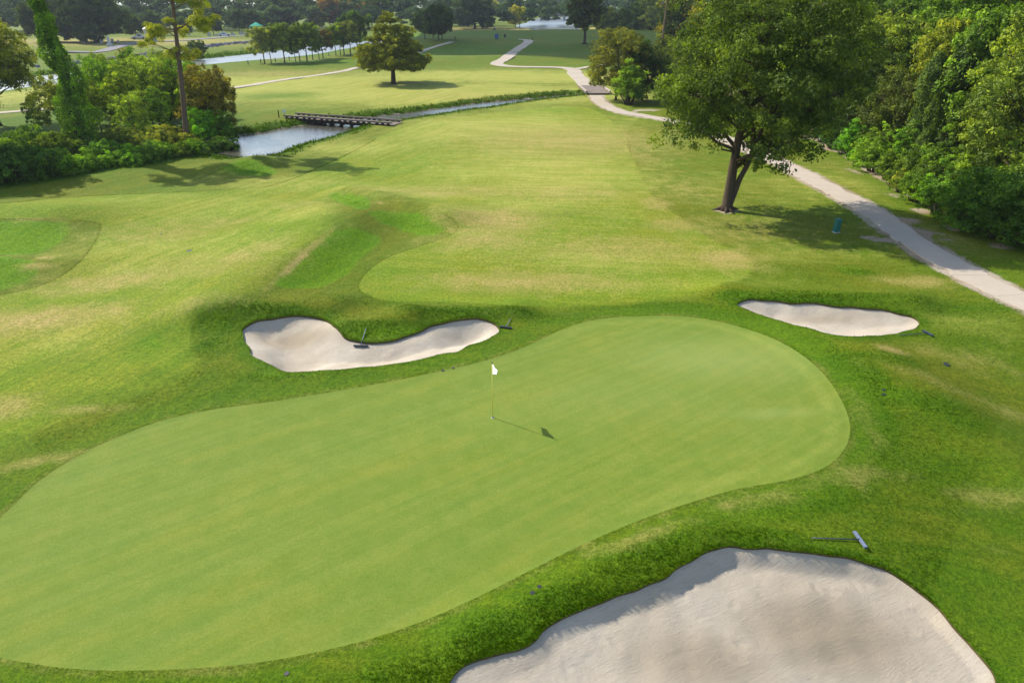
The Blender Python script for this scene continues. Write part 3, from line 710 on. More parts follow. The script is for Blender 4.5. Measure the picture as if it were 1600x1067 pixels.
# the long-grass faces of the mounds farther out
M = []
r = np.random.default_rng(99)
for h in HUMPS:                                       # the humps' long grass
    lo, hi = h.min(0), h.max(0); q = r.uniform(lo, hi, (int(min(30000, np.prod(hi - lo) * 420)), 2)); sd = poly_sd(q, h); M.append(q[r.random(len(q)) < 0.36 * S(-sd, -0.35, 0.9)])
M = np.vstack(M); M = M[(poly_sd(M, FAIRWAY) > 0.0)]
for b, _, _, _ in BUNKERS: M = M[poly_sd(M, b) > 0.03]
V, F, A = tufts(M, np.full(len(M), 0.03) + 0.0004 * M[:, 1], 0.05, 3, 100)
A["tint"] = np.clip(A["tint"] * 0.6 + 0.5, 0, 1.15)
obj("mound_grass", mesh_data("mound_grass", V, [F], blade_mat, A), kind="stuff", label="long bright green grass on the steep faces of the mounds")
# weeds on the banks of creek and river
bk = []
r = np.random.default_rng(101)
q = along(CREEK, 0.03, 0.05, 1.1, 102); q = q[(np.abs(q[:, 0]) < 60)]; bk.append(q)
q = np.vstack(bk); q = q[poly_sd(q, CREEK) > 0.05]
V, F, A = tufts(q, r.uniform(0.1, 0.42, len(q)), 0.12, 4, 103)
obj("bank_weeds", mesh_data("bank_weeds", V, [F], blade_mat, A), kind="stuff", label="tangled weeds and long grass on the creek banks")

# ------------------------------------------------------------------ plants
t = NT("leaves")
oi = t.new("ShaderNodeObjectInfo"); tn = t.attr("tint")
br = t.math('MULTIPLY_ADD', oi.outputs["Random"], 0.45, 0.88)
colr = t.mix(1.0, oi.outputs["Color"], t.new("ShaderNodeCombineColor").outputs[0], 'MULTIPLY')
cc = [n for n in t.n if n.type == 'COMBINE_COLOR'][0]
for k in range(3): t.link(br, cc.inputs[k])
colr = t.mix(1.0, colr, (1.0, 1.0, 0.55), 'MULTIPLY'); dk = t.mix(1.0, colr, (0.55, 0.62, 0.60), 'MULTIPLY'); lt = t.mix(1.0, colr, (2.3, 2.05, 1.3), 'MULTIPLY')  # lt set bright so random leaves sparkle as if sunlit
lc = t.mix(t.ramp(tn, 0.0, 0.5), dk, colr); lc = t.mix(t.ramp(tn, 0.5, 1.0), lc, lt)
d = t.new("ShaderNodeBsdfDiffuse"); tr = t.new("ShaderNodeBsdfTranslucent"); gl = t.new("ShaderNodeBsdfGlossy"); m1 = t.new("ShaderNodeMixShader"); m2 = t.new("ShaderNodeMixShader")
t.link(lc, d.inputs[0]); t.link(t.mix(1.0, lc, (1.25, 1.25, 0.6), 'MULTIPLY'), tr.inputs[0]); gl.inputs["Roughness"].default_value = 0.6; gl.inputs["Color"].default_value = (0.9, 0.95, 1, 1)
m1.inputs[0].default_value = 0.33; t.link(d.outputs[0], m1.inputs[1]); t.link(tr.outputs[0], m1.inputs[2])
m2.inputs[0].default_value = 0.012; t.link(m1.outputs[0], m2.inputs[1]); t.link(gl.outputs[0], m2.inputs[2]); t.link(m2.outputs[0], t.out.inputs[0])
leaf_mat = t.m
t = NT("bark"); p = t.pos((6, 6, 1.2), obj_space=True)
n = t.noise(p, 3, 5, 0.7); t.bump(n, 0.8, 0.05)
bark_mat = t.base(t.mix(n, (0.030, 0.022, 0.016), (0.115, 0.085, 0.058)), 0.95, 0.1)
t = NT("pine_bark"); p = t.pos((5, 5, 1.5), obj_space=True)
n = t.noise(p, 3, 5, 0.7); t.bump(n, 0.8, 0.05)
pine_bark = t.base(t.mix(n, (0.08, 0.05, 0.035), (0.22, 0.145, 0.105)), 0.95, 0.1)

def leaf_quads(P, N, size, r, aspect=0.6):
    n = len(P); N = N / (np.linalg.norm(N, axis=1)[:, None] + 1e-9)
    t = r.normal(size=(n, 3)); t -= N * (t * N).sum(1)[:, None]; t /= np.linalg.norm(t, axis=1)[:, None] + 1e-9
    b = np.cross(N, t); s = (np.asarray(size) * np.ones(n))[:, None] * r.uniform(0.7, 1.3, (n, 1))
    V = np.stack([P - t * s * .5, P + b * s * .5 * aspect + N * s * .12, P + t * s * .5, P - b * s * .5 * aspect + N * s * .12], 1).reshape(-1, 3)
    return V, np.arange(4 * n).reshape(-1, 4)

class Foliage:
    def __init__(s, seed): s.r = np.random.default_rng(seed); s.P = []; s.N = []; s.S = []; s.T = []; s.seed = seed
    def blob(s, c, rad, twigs, per, size, twig_r, hang=0.0, shell=0.5, flat=0.7, low=-0.45, rough=0.3):
        """a lump of foliage: leafy clumps set through the outer part of an uneven ellipsoid, each clump turned outward"""
        r = s.r; rad = np.asarray(rad, float) * np.ones(3); mr = rad.mean()
        nc = int(max(7, min(60, twigs / 3.2)))
        D = r.normal(size=(nc * 3, 3)); D /= np.linalg.norm(D, axis=1)[:, None]
        D = D[(D[:, 2] > low) | (r.random(len(D)) < 0.25)][:nc]; nc = len(D)
        w = Waves(int(r.integers(1e6)), 3, 8, 2.6)
        f = (1 - shell * r.random(nc) ** 1.5) * (1 + rough * w(D) * 0.7)
        Q = np.asarray(c) + D * rad * f[:, None]
        cr = np.maximum(mr * r.uniform(0.16, 0.40, nc), size * 1.3)
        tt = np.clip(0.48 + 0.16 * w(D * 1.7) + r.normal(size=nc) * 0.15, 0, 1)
        m = int(twigs * per); j = r.choice(nc, m, p=cr ** 2 / (cr ** 2).sum())
        d2 = r.normal(size=(m, 3)); d2 /= np.linalg.norm(d2, axis=1)[:, None]
        d2 += D[j] * 0.55 + [0, 0, 0.35]; d2 /= np.linalg.norm(d2, axis=1)[:, None] + 1e-9
        q = Q[j] + d2 * (cr[j] * r.normal(0.85, 0.28, m))[:, None] * [1, 1, flat]
        if hang: q[:, 2] -= np.abs(r.normal(size=m)) * hang
        s.P.append(q); s.N.append(d2 * 0.8 + r.normal(size=(m, 3)) * 0.42)
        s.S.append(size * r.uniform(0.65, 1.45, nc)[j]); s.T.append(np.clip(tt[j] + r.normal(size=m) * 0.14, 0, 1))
        return Q
    def data(s, name, aspect=0.6):
        V, Q = leaf_quads(np.vstack(s.P), np.vstack(s.N), np.concatenate(s.S), s.r, aspect)
        return mesh_data(name, V, [Q], leaf_mat, {"tint": np.repeat(np.concatenate(s.T), 4)})

def limb(mb, a, b, r0, r1, r, sag=0.0, n=6, seg=5):
    a, b = np.asarray(a, float), np.asarray(b, float); L = np.linalg.norm(b - a)
    u = np.linspace(0, 1, seg)[:, None]; P = a + (b - a) * u
    P[1:-1] += r.normal(size=(seg - 2, 3)) * L * 0.045
    P[:, 2] += (np.sin(u[:, 0] * math.pi) * L * sag)
    mb.tube(P, np.linspace(r0, r1, seg), n); return P

def twiglets(mb, a, Q, r0, r, k):
    for q in Q[r.permutation(len(Q))[:k]]: limb(mb, a, q, r0, r0 * 0.25, r, 0.05, 4, 3)

def make_tree(seed, H, cb, R, limbs, trunk_r, leaf=0.24, dens=1.0, top=0.95, bark=None, name="broadleaf_tree", stems=None, squash=0.75, hang=0.0, blob_f=0.36, cat="tree", per=13, lowd=-0.45):
    """tapered trunk, limbs and a crown of foliage lumps; returns its root"""
    r = np.random.default_rng(seed); mb = MB(); fo = Foliage(seed + 1)
    stems = stems or [((0, 0), 1.0, trunk_r)]
    ends = []
    for (sx, sy), hf, tr in stems:
        n = 8; u = np.linspace(0, 1, n); hh = H * 0.86 * hf
        P = np.stack([sx * u ** 1.1 + r.normal(size=n) * 0.012 * H * u, sy * u ** 1.1 + r.normal(size=n) * 0.012 * H * u, u * hh - 0.15], -1)
        rad = tr * (1 - 0.8 * u) ; rad[0] *= 1.7; rad = np.maximum(rad, 0.03)
        P = np.vstack([P[:1], P[:1] * 0.7 + P[1:2] * 0.3, P[1:]]); rad = np.concatenate([[rad[0]], [tr * 1.02], rad[1:]])
        mb.tube(P, rad, 9); ends.append((P, tr))
        if tr > 0.3:
            for k in range(6):
                a = k * 1.05 + r.uniform(-.3, .3); L = tr * r.uniform(2.2, 3.6)
                mb.tube([(0, 0, tr * 1.3), (math.cos(a) * tr * 1.1, math.sin(a) * tr * 1.1, tr * .35), (math.cos(a) * L, math.sin(a) * L, -.06)], [tr * .42, tr * .32, tr * .08], 6)
    for k in range(limbs):
        P, tr = ends[k % len(ends)]
        f = cb + (top - cb) * ((k + 0.5) / limbs) ** 0.9
        z = H * f; a = k * 2.4 + r.uniform(-.4, .4)
        v = (f - cb) / (1 - cb); prof = math.sqrt(max(0.05, 1 - (2 * v - 0.75) ** 2 / 1.7)) if v < 0.9 else 0.4
        rr = R * prof * r.uniform(0.5, 0.82)
        st = np.array([np.interp(max(z * 0.8 - 0.05 * H, H * cb * 0.55), P[:, 2], P[:, q]) for q in range(3)])
        e = np.array([np.interp(z, P[:, 2], P[:, 0]) + math.cos(a) * rr, np.interp(z, P[:, 2], P[:, 1]) + math.sin(a) * rr, z])
        limb(mb, st, e, tr * 0.42 * (1 - 0.5 * v), tr * 0.09, r, 0.04)
        br = R * blob_f * r.uniform(0.75, 1.25)
        Q = fo.blob(e, (br, br, br * squash), dens * 34 * br * br / 1.2, per, leaf, leaf * 1.35, hang=hang, low=lowd)
        twiglets(mb, e, Q, tr * 0.09 + 0.01, r, 7)
    cz = H * (cb + 1) / 2 + 0.04 * H
    Q = fo.blob((ends[0][0][-1][0] * .6, ends[0][0][-1][1] * .6, cz), (R * .62, R * .62, H * (1 - cb) * .46), dens * 26 * R * R * .35, per, leaf, leaf * 1.6, shell=0.7, hang=hang)
    root = empty(name, (0, 0, 0), "x", cat)
    obj("trunk", mb.data("trunk", bark or bark_mat, True), root)
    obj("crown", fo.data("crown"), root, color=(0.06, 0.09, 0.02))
    return root

def make_shrub(seed, H, R, lumps, leaf=0.16, dens=1.0, name="leafy_shrub", upright=1.0, hang=0.0, cat="shrub", per=14):
    r = np.random.default_rng(seed); mb = MB(); fo = Foliage(seed + 1)
    for k in range(lumps):
        a = k * 2.4; rr = R * math.sqrt((k + .3) / lumps) * 0.72
        hh = H * (1 - 0.55 * (rr / R) ** 1.6) * r.uniform(0.78, 1.0)
        br = R * r.uniform(0.34, 0.5) * (1.25 if lumps < 5 else 1)
        e = np.array([math.cos(a) * rr, math.sin(a) * rr, max(hh - br * 0.8 * upright, br * .4)])
        limb(mb, (math.cos(a) * rr * .25, math.sin(a) * rr * .25, -0.1), e, 0.05 + 0.012 * H, 0.012, r, 0.03, 5)
        Q = fo.blob(e, (br, br, max(br * upright, e[2] * 0.75)), dens * 40 * br * (br + e[2] * .5), per, leaf, leaf * 1.3, hang=hang, low=-0.9, rough=0.4)
        twiglets(mb, e * [1, 1, .6], Q, 0.02, r, 6)
    root = empty(name, (0, 0, 0), "x", cat)
    obj("stem", mb.data("stem", bark_mat, True), root)
    obj("crown", fo.data("crown"), root, color=(0.06, 0.10, 0.02))
    return root

def make_vine_column(seed, path, radii, leaf, count, name, cat, lumps=0.25, bark=None):
    """a stem wrapped from ground to tip in creeper leaves"""
    r = np.random.default_rng(seed); P = smooth_poly(path, 6, False); m = len(P); R = np.interp(np.linspace(0, 1, m), np.linspace(0, 1, len(radii)), radii)
    mb = MB(); mb.tube(P, np.maximum(R * 0.33, 0.06), 8)
    u = r.random(count) ** 1.0 * (m - 1); i = np.minimum(u.astype(int), m - 2); f = (u - i)[:, None]
    c = P[i] * (1 - f) + P[i + 1] * f; rr = np.interp(u, np.arange(m), R); a = r.uniform(0, 6.283, count)
    D = np.stack([np.cos(a), np.sin(a), np.zeros(count)], -1)
    w = Waves(seed, 3, 14, 1.3); w2 = Waves(seed + 1, 3, 14, 4.0)
    k = rr * (0.8 + lumps * w(c + D * rr[:, None]) * .6 + 0.10 * w2(c + D)) * (1 - 0.35 * r.random(count) ** 2)
    q = c + D * k[:, None] + r.normal(size=(count, 3)) * 0.06
    T = np.clip(0.5 + 0.2 * w2(q) + r.normal(size=count) * .2, 0, 1)
    V, Q = leaf_quads(q, D * .8 + [0, 0, .25] + r.normal(size=(count, 3)) * .5, leaf, r, 0.75)
    root = empty(name, (0, 0, 0), "x", cat)
    obj("trunk", mb.data("trunk", bark or bark_mat, True), root)
    obj("crown", mesh_data("crown", V, [Q], leaf_mat, {"tint": np.repeat(T, 4)}), root, color=(0.05, 0.12, 0.015))
    return root

def make_pine(seed, H, lean, pads, trunk_r, name="pine_tree"):
    """bare leaning stem with flat pads of needles; pads: (height, azimuth, reach, radius)"""
    r = np.random.default_rng(seed); mb = MB(); n = 10; u = np.linspace(0, 1, n)
    P = np.stack([lean[0] * u + 0.05 * np.sin(u * 5), lean[1] * u + 0.05 * np.sin(u * 4 + 1), u * H - .2], -1)
    mb.tube(P, np.maximum(trunk_r * (1 - 0.62 * u), 0.05), 9)
    fo = Foliage(seed)
    for z, a, reach, rad in pads:
        st = np.array([np.interp(z - 0.25 * reach - .2, P[:, 2], P[:, k]) for k in range(3)])
        e = np.array([np.interp(z, P[:, 2], P[:, 0]) + math.cos(a) * reach, np.interp(z, P[:, 2], P[:, 1]) + math.sin(a) * reach, z])
        limb(mb, st, e, 0.07, 0.025, r, 0.06)
        for _ in range(4):
            o = e + np.append(r.normal(size=2) * rad * .7, r.normal() * rad * .3)
            Q = fo.blob(o, (rad * .5, rad * .5, rad * .34), 17 * rad * rad, 26, 0.26, 0.17, shell=.8, flat=.7, rough=.5)
            twiglets(mb, e, Q, 0.025, r, 4)
    root = empty(name, (0, 0, 0), "x", "tree")
    obj("trunk", mb.data("trunk", pine_bark, True), root)
    obj("crown", fo.data("crown", 0.16), root, color=(0.17, 0.18, 0.02))
    return root

def ground_at(px, py):
    p = cast(px, py); return np.array([p[0, 0], p[0, 1], land_h(p)[0]])
def at_depth(px, y):
    """ground point seen in the photo's column px at distance y"""
    # column x/zc = const; zc = y*cos + (H - z)*sin
    zc = y * math.cos(PITCH) + (CAM_H) * math.sin(PITCH)
    x = (px - 800) / FOCAL * zc; z = land_h(np.array([[x, y]]))[0]
    return np.array([x, y, z])

used = set()
def plant(proto, loc, label, color=None, scale=1.0, rot=None, group=None, sz=None):
    rot = random.uniform(0, 6.28) if rot is None else rot
    if proto.name not in used:                       # the first one is the built one itself
        used.add(proto.name); r = proto
        r.location = tuple(float(v) for v in loc); r.rotation_euler = (0, 0, rot); r.scale = (scale, scale, scale if sz is None else sz)
        r["label"] = label
        if group: r["group"] = group
        for c in r.children:
            if color is not None and c.name.startswith("crown"): c.color = (*color, 1.0)
        return r
    r = copy_tree(proto, loc, rot, scale, label, group, color, sz)
    if not group and "group" in r: del r["group"]
    return r

OLIVE = (0.135, 0.150, 0.024); MID = (0.090, 0.135, 0.020); DARK = (0.045, 0.082, 0.020); BRIGHT = (0.105, 0.195, 0.018); RUST = (0.20, 0.145, 0.035); YEL = (0.25, 0.24, 0.022); BLUE = (0.075, 0.14, 0.05); PALE = (0.18, 0.205, 0.05)

# the big two-stemmed tree by the path
big = make_tree(301, 13.6, 0.30, 5.5, 34, 0.36, leaf=0.175, dens=1.75, stems=[((0.6, 0.2), 1.0, 0.38), ((2.5, -0.5), 0.70, 0.24)], squash=0.72, blob_f=0.33, name="broadleaf_tree", per=14)
plant(big, ground_at(1135, 328), "large dark-leaved tree with two stems from one base beside the cart path", (0.078, 0.118, 0.018), 1.0, 0.0)

# the tiered tree alone beyond the creek
def make_tiered(seed):
    r = np.random.default_rng(seed); mb = MB(); fo = Foliage(seed)
    H = 13.6; mb.tube([(0, 0, -.2), (0, 0, .35), (0.05, 0, 2.5), (0.1, 0.1, 7), (0.2, 0, H * .93)], [0.95, 0.52, 0.42, 0.3, 0.05], 10)
    tiers = [(3.7, 6.4, 15), (5.4, 6.8, 15), (7.2, 6.2, 13), (8.9, 4.8, 11), (10.5, 3.8, 9), (12.0, 2.4, 6), (13.1, 1.0, 3)]
    for z, R, n in tiers:
        for k in range(n):
            a = k * 6.283 / n + r.uniform(-.25, .25) + z; rr = R * r.uniform(.45, .95)
            e = np.array([math.cos(a) * rr, math.sin(a) * rr, z + r.normal() * .3 - 0.05 * rr])
            limb(mb, (0, 0, z - 0.6 + .1 * rr), e, 0.10, 0.025, r, 0.05)
            br = R * r.uniform(.2, .32) + .25
            fo.blob(e, (br, br, br * .42), 34 * br * br + 8, 14, 0.30, 0.30, shell=.9, flat=.45, hang=.18)
    root = empty("tiered_tree", (0, 0, 0), "x", "tree"); obj("trunk", mb.data("trunk", bark_mat, True), root); obj("crown", fo.data("crown", .45), root)
    return root
plant(make_tiered(411), ground_at(615, 131), "lone tree with layered drooping branches on the fairway beyond the creek", (0.20, 0.225, 0.02), .86, 0.3)

# young trees lined up along the near river bank
row_a = make_tree(501, 8.4, 0.36, 3.1, 12, 0.17, leaf=0.34, dens=1.1, blob_f=.42, squash=.85, name="bank_tree")
row_b = make_tree(507, 8.0, 0.40, 2.6, 10, 0.14, leaf=0.34, dens=1.1, blob_f=.42, squash=.95, name="bank_tree")
ROW = [(413.7,100,1.0,0,PALE,"yellow-tinged low-spreading tree"),(424,98.5,.82,1,MID,"slim tree"),(445,98.5,1.08,0,MID,"broad dark green tree"),(462,97,.8,1,MID,"thin tree"),(469,96,.98,1,OLIVE,"yellow-topped tree"),(480,96.5,1.08,0,MID,"full round tree"),(489,94,1.0,1,DARK,"dark tree"),(499,93.5,.75,1,MID,"small tree"),(505,92,.86,0,(0.11,.085,.02),"brownish thin-crowned tree"),(525,87,.98,1,MID,"green tree"),(532,86,.92,1,DARK,"narrow dark tree"),(538,86,1.0,0,MID,"round tree"),(548,86.5,1.12,1,OLIVE,"tall olive tree"),(559,84,1.42,1,DARK,"tallest dark green tree")]
ORD = ["first","second","third","fourth","fifth","sixth","seventh","eighth","ninth","tenth","eleventh","twelfth","thirteenth","last"]
for k, (px, py, s, kd, col, lab) in enumerate(ROW):
    plant((row_a, row_b)[kd], ground_at(px, py), f"{lab}, {ORD[k]} from the left in the row along the river", tuple(v * 1.3 for v in col), s * .93, group="row of young trees on the river bank")

# ------------------------------------------------------------------ thicket on the left
k_small = make_tree(601, 6.2, 0.22, 2.1, 13, 0.10, leaf=0.21, dens=1.3, blob_f=.42, squash=1.0, name="sapling")
k_wide = make_tree(605, 6.8, 0.18, 2.7, 14, 0.12, leaf=0.22, dens=1.2, blob_f=.40, squash=.9, name="sapling", hang=.2)
k_rust = make_tree(611, 7.6, 0.2, 3.0, 18, 0.14, leaf=0.20, dens=1.3, blob_f=.34, squash=.7, name="feathery_tree", hang=.25)
vine_a = make_shrub(621, 2.2, 2.1, 9, leaf=0.17, dens=1.7, name="vine_mound", cat="vines", upright=.9)
vine_b = make_shrub(625, 1.7, 2.5, 11, leaf=0.16, dens=1.7, name="vine_mound", cat="vines", upright=.8)
bush_a = make_shrub(631, 3.0, 1.9, 8, leaf=0.15, dens=1.5, name="leafy_shrub")
bush_b = make_shrub(635, 3.4, 1.8, 9, leaf=0.17, dens=1.4, name="leafy_shrub", upright=1.2)
edge_tree = make_tree(641, 11.8, 0.32, 5.2, 20, 0.30, leaf=0.24, dens=1.35, name="broadleaf_tree")
plant(edge_tree, at_depth(-2, 84), "olive-yellow tree half cut off by the frame's left edge", (0.20, 0.225, 0.026), 1.0)
snag = make_vine_column(651, [(0.2, 0, -.3), (0.1, 0, 2.2), (-0.05, 0.1, 4.5), (-.1, 0.3, 7.2), (-.7, 0.4, 10.2), (-1.1, 0.5, 13.5), (-1.2, .5, 16.0)], [1.8, 1.8, 2.0, 1.45, 1.4, 1.15, 1.1, 1.0, 1.0], 0.19, 19000, "vine_covered_trunk", "tree", 0.32)
fo = Foliage(655)                                      # leafy head above the wrapped stem
for cx, cy, cz, cr in ((-.5, .5, 16.5, 2.2), (1.6, .4, 15.6, 1.7), (-2.6, 0, 16, 1.8), (.2, 2.2, 17, 1.7), (-.6, -1.8, 15.4, 1.6), (2.8, 1.5, 16.8, 1.4)):
    fo.blob((cx, cy, cz), (cr, cr, cr * .7), 60 * cr, 14, .24, .3)
obj("crown", fo.data("crown"), snag)
plant(snag, ground_at(133, 238), "tall leaning trunk wrapped to the top in bright green creeper", (0.135, 0.26, 0.024), 1.0, 0.0)
pads = [(9.35, 2.9, 1.0, 1.25), (9.15, 0.3, .9, 1.0), (10.9, 3.0, 1.2, 1.3), (11.6, 0.2, 1.4, 1.35), (12.0, 0.4, 2.6, 1.0), (11.2, 4.6, .9, 1.1), (13.6, 0.1, 2.4, 1.2), (13.9, 3.2, 1.2, 1.3), (15.4, 1.2, 1.2, 1.4), (15.6, 4.2, 1.3, 1.4), (17.0, 0.0, .6, 1.5)]
pine = make_pine(661, 17.0, (1.9, 0), pads, 0.30)
plant(pine, ground_at(291, 226), "tall thin pine with bare stem and flat yellow-green needle pads above the thicket", (0.24, 0.26, 0.03), 1.0, 0.0)
plant(edge_tree, (-51, 61, 0), "tall tree just beyond the frame's left edge, seen only by its shadow on the lawn", OLIVE, 1.08)
plant(k_rust, at_depth(330, 78), "rust-tinged feathery tree at the thicket's end by the pond", (0.205, 0.185, 0.042), 1.0)
G = "saplings crowding the thicket"
for px, y, s, k, c, lab in [(352, 76, .52, 0, MID, "low dark green sapling overhanging the pond"), (300, 83, .95, 1, MID, "round green sapling behind the pine stem"), (270, 80, .92, 0, OLIVE, "olive sapling just left of the pine stem"), (238, 84, 1.0, 1, PALE, "pale leafy sapling in the thicket's middle, tallest there"),
        (205, 80, .9, 0, OLIVE, "yellow-green sapling third from the creeper trunk"), (178, 84, .98, 1, MID, "dense green sapling second from the creeper trunk"), (160, 78, .72, 0, OLIVE, "short sapling standing right against the creeper trunk"), (100, 78, .8, 1, (0.14, .135, .035), "brownish vine-hung sapling left of the creeper trunk"),
        (255, 75, .66, 0, MID, "small bright sapling in front of the olive one"), (215, 74, .62, 1, PALE, "small pale sapling above the vine mounds"), (318, 75, .55, 1, BRIGHT, "small bright green sapling under the rust-tinged tree"), (345, 80, .78, 1, RUST, "brown-tipped sapling leaning out behind the pond"), (60, 80, .45, 0, MID, "low sapling under the edge tree"), (285, 90, 1.0, 1, OLIVE, "olive sapling farthest back right of the pine stem"), (225, 91, 1.05, 0, MID, "green sapling farthest back behind the pale one"), (190, 91, .95, 1, OLIVE, "olive sapling farthest back near the river"), (160, 90, .8, 0, PALE, "pale sapling by the small dark riverside tree"), (250, 88, .95, 1, PALE, "pale-tipped sapling left of the pine stem at the back"), (140, 84, .6, 1, MID, "low sapling hard behind the creeper trunk"), (310, 79, .8, 0, (0.13, .16, .02), "yellowish sapling between the pine and the rust-tinged tree")]:
    plant((k_small, k_wide)[k], at_depth(px, y), lab, (c[0] * 1.4, c[1] * 1.7, c[2] * 1.2), s * 1.12, group=G)
G = "vine mounds along the thicket front"
for px, py, s, k, c, lab in [(20, 283, 1.25, 0, (0.05, .10, .018), "largest dark vine mound at the frame's left edge"), (-40, 287, 1.5, 0, (0.05, .10, .018), "dark vine mound running out of the frame at left"), (70, 276, 1.1, 0, (0.06, .125, .018), "dark green vine mound, second from the left edge"), (112, 269, .8, 1, BRIGHT, "bright vine mound in front of the creeper trunk"), (150, 262, .72, 1, BRIGHT, "low vine mound right of the creeper trunk's foot"),  # three leftmost mounds: their shade is put into darker leaf colour
        (172, 252, .85, 0, (0.07, .145, .022), "rounded vine mound under the pale sapling"), (205, 255, .7, 1, BRIGHT, "low bright vine mound at the lawn's edge"), (232, 250, .75, 1, (0.09, .165, .03), "flat vine mound next to the small round one"), (258, 246, .6, 0, BRIGHT, "vine mound third from the pond"), (282, 243, .55, 1, MID, "small vine mound second from the pond"), (303, 240, .62, 0, BRIGHT, "neat round bright bush of vines by the pond"), (190, 236, 1.0, 0, (0.09, .12, .03), "hollow brown-green vine heap behind the low mounds"),
        (40, 245, 1.2, 1, (0.07, .13, .02), "tall vine heap below the edge tree"), (90, 250, 1.1, 0, MID, "shaggy vine heap left of the creeper trunk"), (275, 228, .9, 1, OLIVE, "olive vine heap at the pine's foot"), (235, 232, .9, 1, PALE, "pale vine heap behind the flat mound"), (345, 226, .9, 0, (0.06, .115, .02), "dark vine heap hanging over the pond's edge")]:
    plant((vine_a, vine_b)[k], ground_at(px, py), lab, tuple(v * 1.35 for v in c), s, group=G)
plant(k_small, ground_at(152, 119), "small round dark tree at the water's edge behind the creeper trunk", (0.07, .11, .035), .68)
plant(k_small, ground_at(201, 124), "small yellow-green tree on the river bank above the thicket", YEL, .78)

# ------------------------------------------------------------------ woods on the right
w_a = make_tree(701, 14.5, 0.16, 4.6, 26, 0.24, leaf=0.27, dens=1.15, blob_f=.36, name="woodland_tree")
w_b = make_tree(705, 15.5, 0.22, 4.0, 24, 0.22, leaf=0.25, dens=1.2, blob_f=.36, squash=.95, name="woodland_tree")
w_c = make_tree(709, 13.0, 0.12, 4.4, 24, 0.22, leaf=0.29, dens=1.1, blob_f=.38, squash=.85, name="woodland_tree", hang=.3)
low_a = make_tree(715, 7.5, 0.10, 3.6, 20, 0.16, leaf=0.20, dens=1.25, blob_f=.38, name="understorey_tree", hang=.15)
low_b = make_tree(719, 9.4, 0.22, 4.4, 22, 0.18, leaf=0.21, dens=1.3, blob_f=.34, name="understorey_tree")
thick = make_shrub(725, 4.0, 2.3, 12, leaf=0.15, dens=1.5, name="leafy_shrub", upright=1.3)
# named individuals along the edge, near to far
G = "shrubs along the edge of the right-hand woods"
for px, py, s, k, c, lab in [(1625, 392, 1.0, 2, (0.055, .105, .018), "dark willowy bush cut off by the frame's right edge"), (1565, 374, .95, 2, (0.06, .115, .02), "dark willowy bush second from the frame's right edge"), (1515, 356, .92, 2, (0.065, .13, .02), "tall dark bush third from the frame's right edge"), (1462, 333, .85, 0, (0.085, .155, .022), "upright mid-green bush where the edge bends to the path"),
        (1428, 315, .75, 0, (0.11, .17, .025), "light green bush beside the small bare gap"), (1404, 300, .42, 1, (0.17, .19, .04), "low yellowish weed clump at the edge of the gap"), (1362, 268, .92, 0, (0.13, .205, .025), "round yellow-green bush by the bend of the path"), (1328, 246, .85, 1, (0.085, .19, .02), "fresh bright green bush left of the round one"), (1298, 232, .7, 1, BLUE, "bluish green low bush at the brown clearing"), (1282, 222, .6, 0, BLUE, "small bluish bush closest to the brown clearing"),
        (1410, 262, 1.0, 1, BRIGHT, "bright shrub rising behind the yellow weed clump"), (1455, 285, 1.0, 0, (0.10, .17, .02), "leafy shrub below the creeper towers"), (1505, 300, .95, 1, (0.12, .18, .03), "broad-leaved shrub under the spreading olive tree"), (1560, 318, 1.0, 0, (0.10, .16, .025), "shrub beneath the olive tree's trunk"), (1615, 335, 1.1, 2, MID, "shrub filling the frame's right edge under the woods"), (1375, 246, .9, 2, MID, "shrub behind the round yellow-green bush")]:
    plant((bush_a, bush_b, thick)[k], ground_at(px, py), lab, (c[0] * 1.25, c[1] * 1.35, c[2]), s, group=G)
G = "low shrubs filling the foot of the right-hand woods"
for px, py, s, k, c, lab in [(1338, 259, .55, 0, BRIGHT, "low bright shrub between the fresh green bush and the round one"), (1384, 281, .6, 1, MID, "low shrub just right of the round yellow-green bush"), (1392, 290, .45, 0, (0.12, .17, .03), "smallest tufty shrub beside the bare gap"), (1445, 322, .55, 1, BRIGHT, "low bright shrub at the foot of the light green bush"), (1486, 341, .55, 0, MID, "low shrub at the foot of the upright mid-green bush"),
        (1540, 364, .55, 0, (0.08, .15, .02), "low shrub between the two dark willowy bushes"), (1593, 382, .5, 1, (0.07, .14, .02), "low shrub at the foot of the second willowy bush"), (1312, 240, .5, 0, BLUE, "low bluish shrub at the end of the brown clearing"), (1350, 254, .75, 1, MID, "shrub squeezed behind the round yellow-green bush"), (1436, 300, .8, 0, MID, "shrub rising behind the light green bush"), (1415, 284, .7, 1, (0.11, .17, .03), "shrub right behind the yellowish weed clump")]:
    plant((bush_a, bush_b)[k], ground_at(px, py), lab, (c[0] * 1.25, c[1] * 1.35, c[2]), s, group=G)
tower = make_vine_column(731, [(0, 0, -.2), (0.1, 0, 3), (-.1, .1, 6), (0.1, 0, 9), (0.3, 0, 10.6)], [2.0, 1.9, 1.5, 1.35, 1.3, .9, .3], 0.21, 11000, "vine_tower", "vines", .4)
plant(tower, at_depth(1462, 60), "taller of two creeper-smothered towers in the woods' edge", (0.075, .125, .030), 1.02, 0.0)
plant(tower, at_depth(1428, 61), "shorter creeper tower just left of the tall one", (0.08, .13, .032), .88, 2.0)
plant(tower, at_depth(1432, 57.5), "low creeper stack leaning before the two towers", (0.085, .145, .022), .58, 4.0)
plant(low_b, at_depth(1572, 51), "spreading olive-green tree with visible forked trunk at the woods' edge", (0.115, .165, .028), 1.0)
plant(low_b, at_depth(1285, 78), "wide dark tree hanging over the brown clearing", (0.065, .10, .020), 1.02)
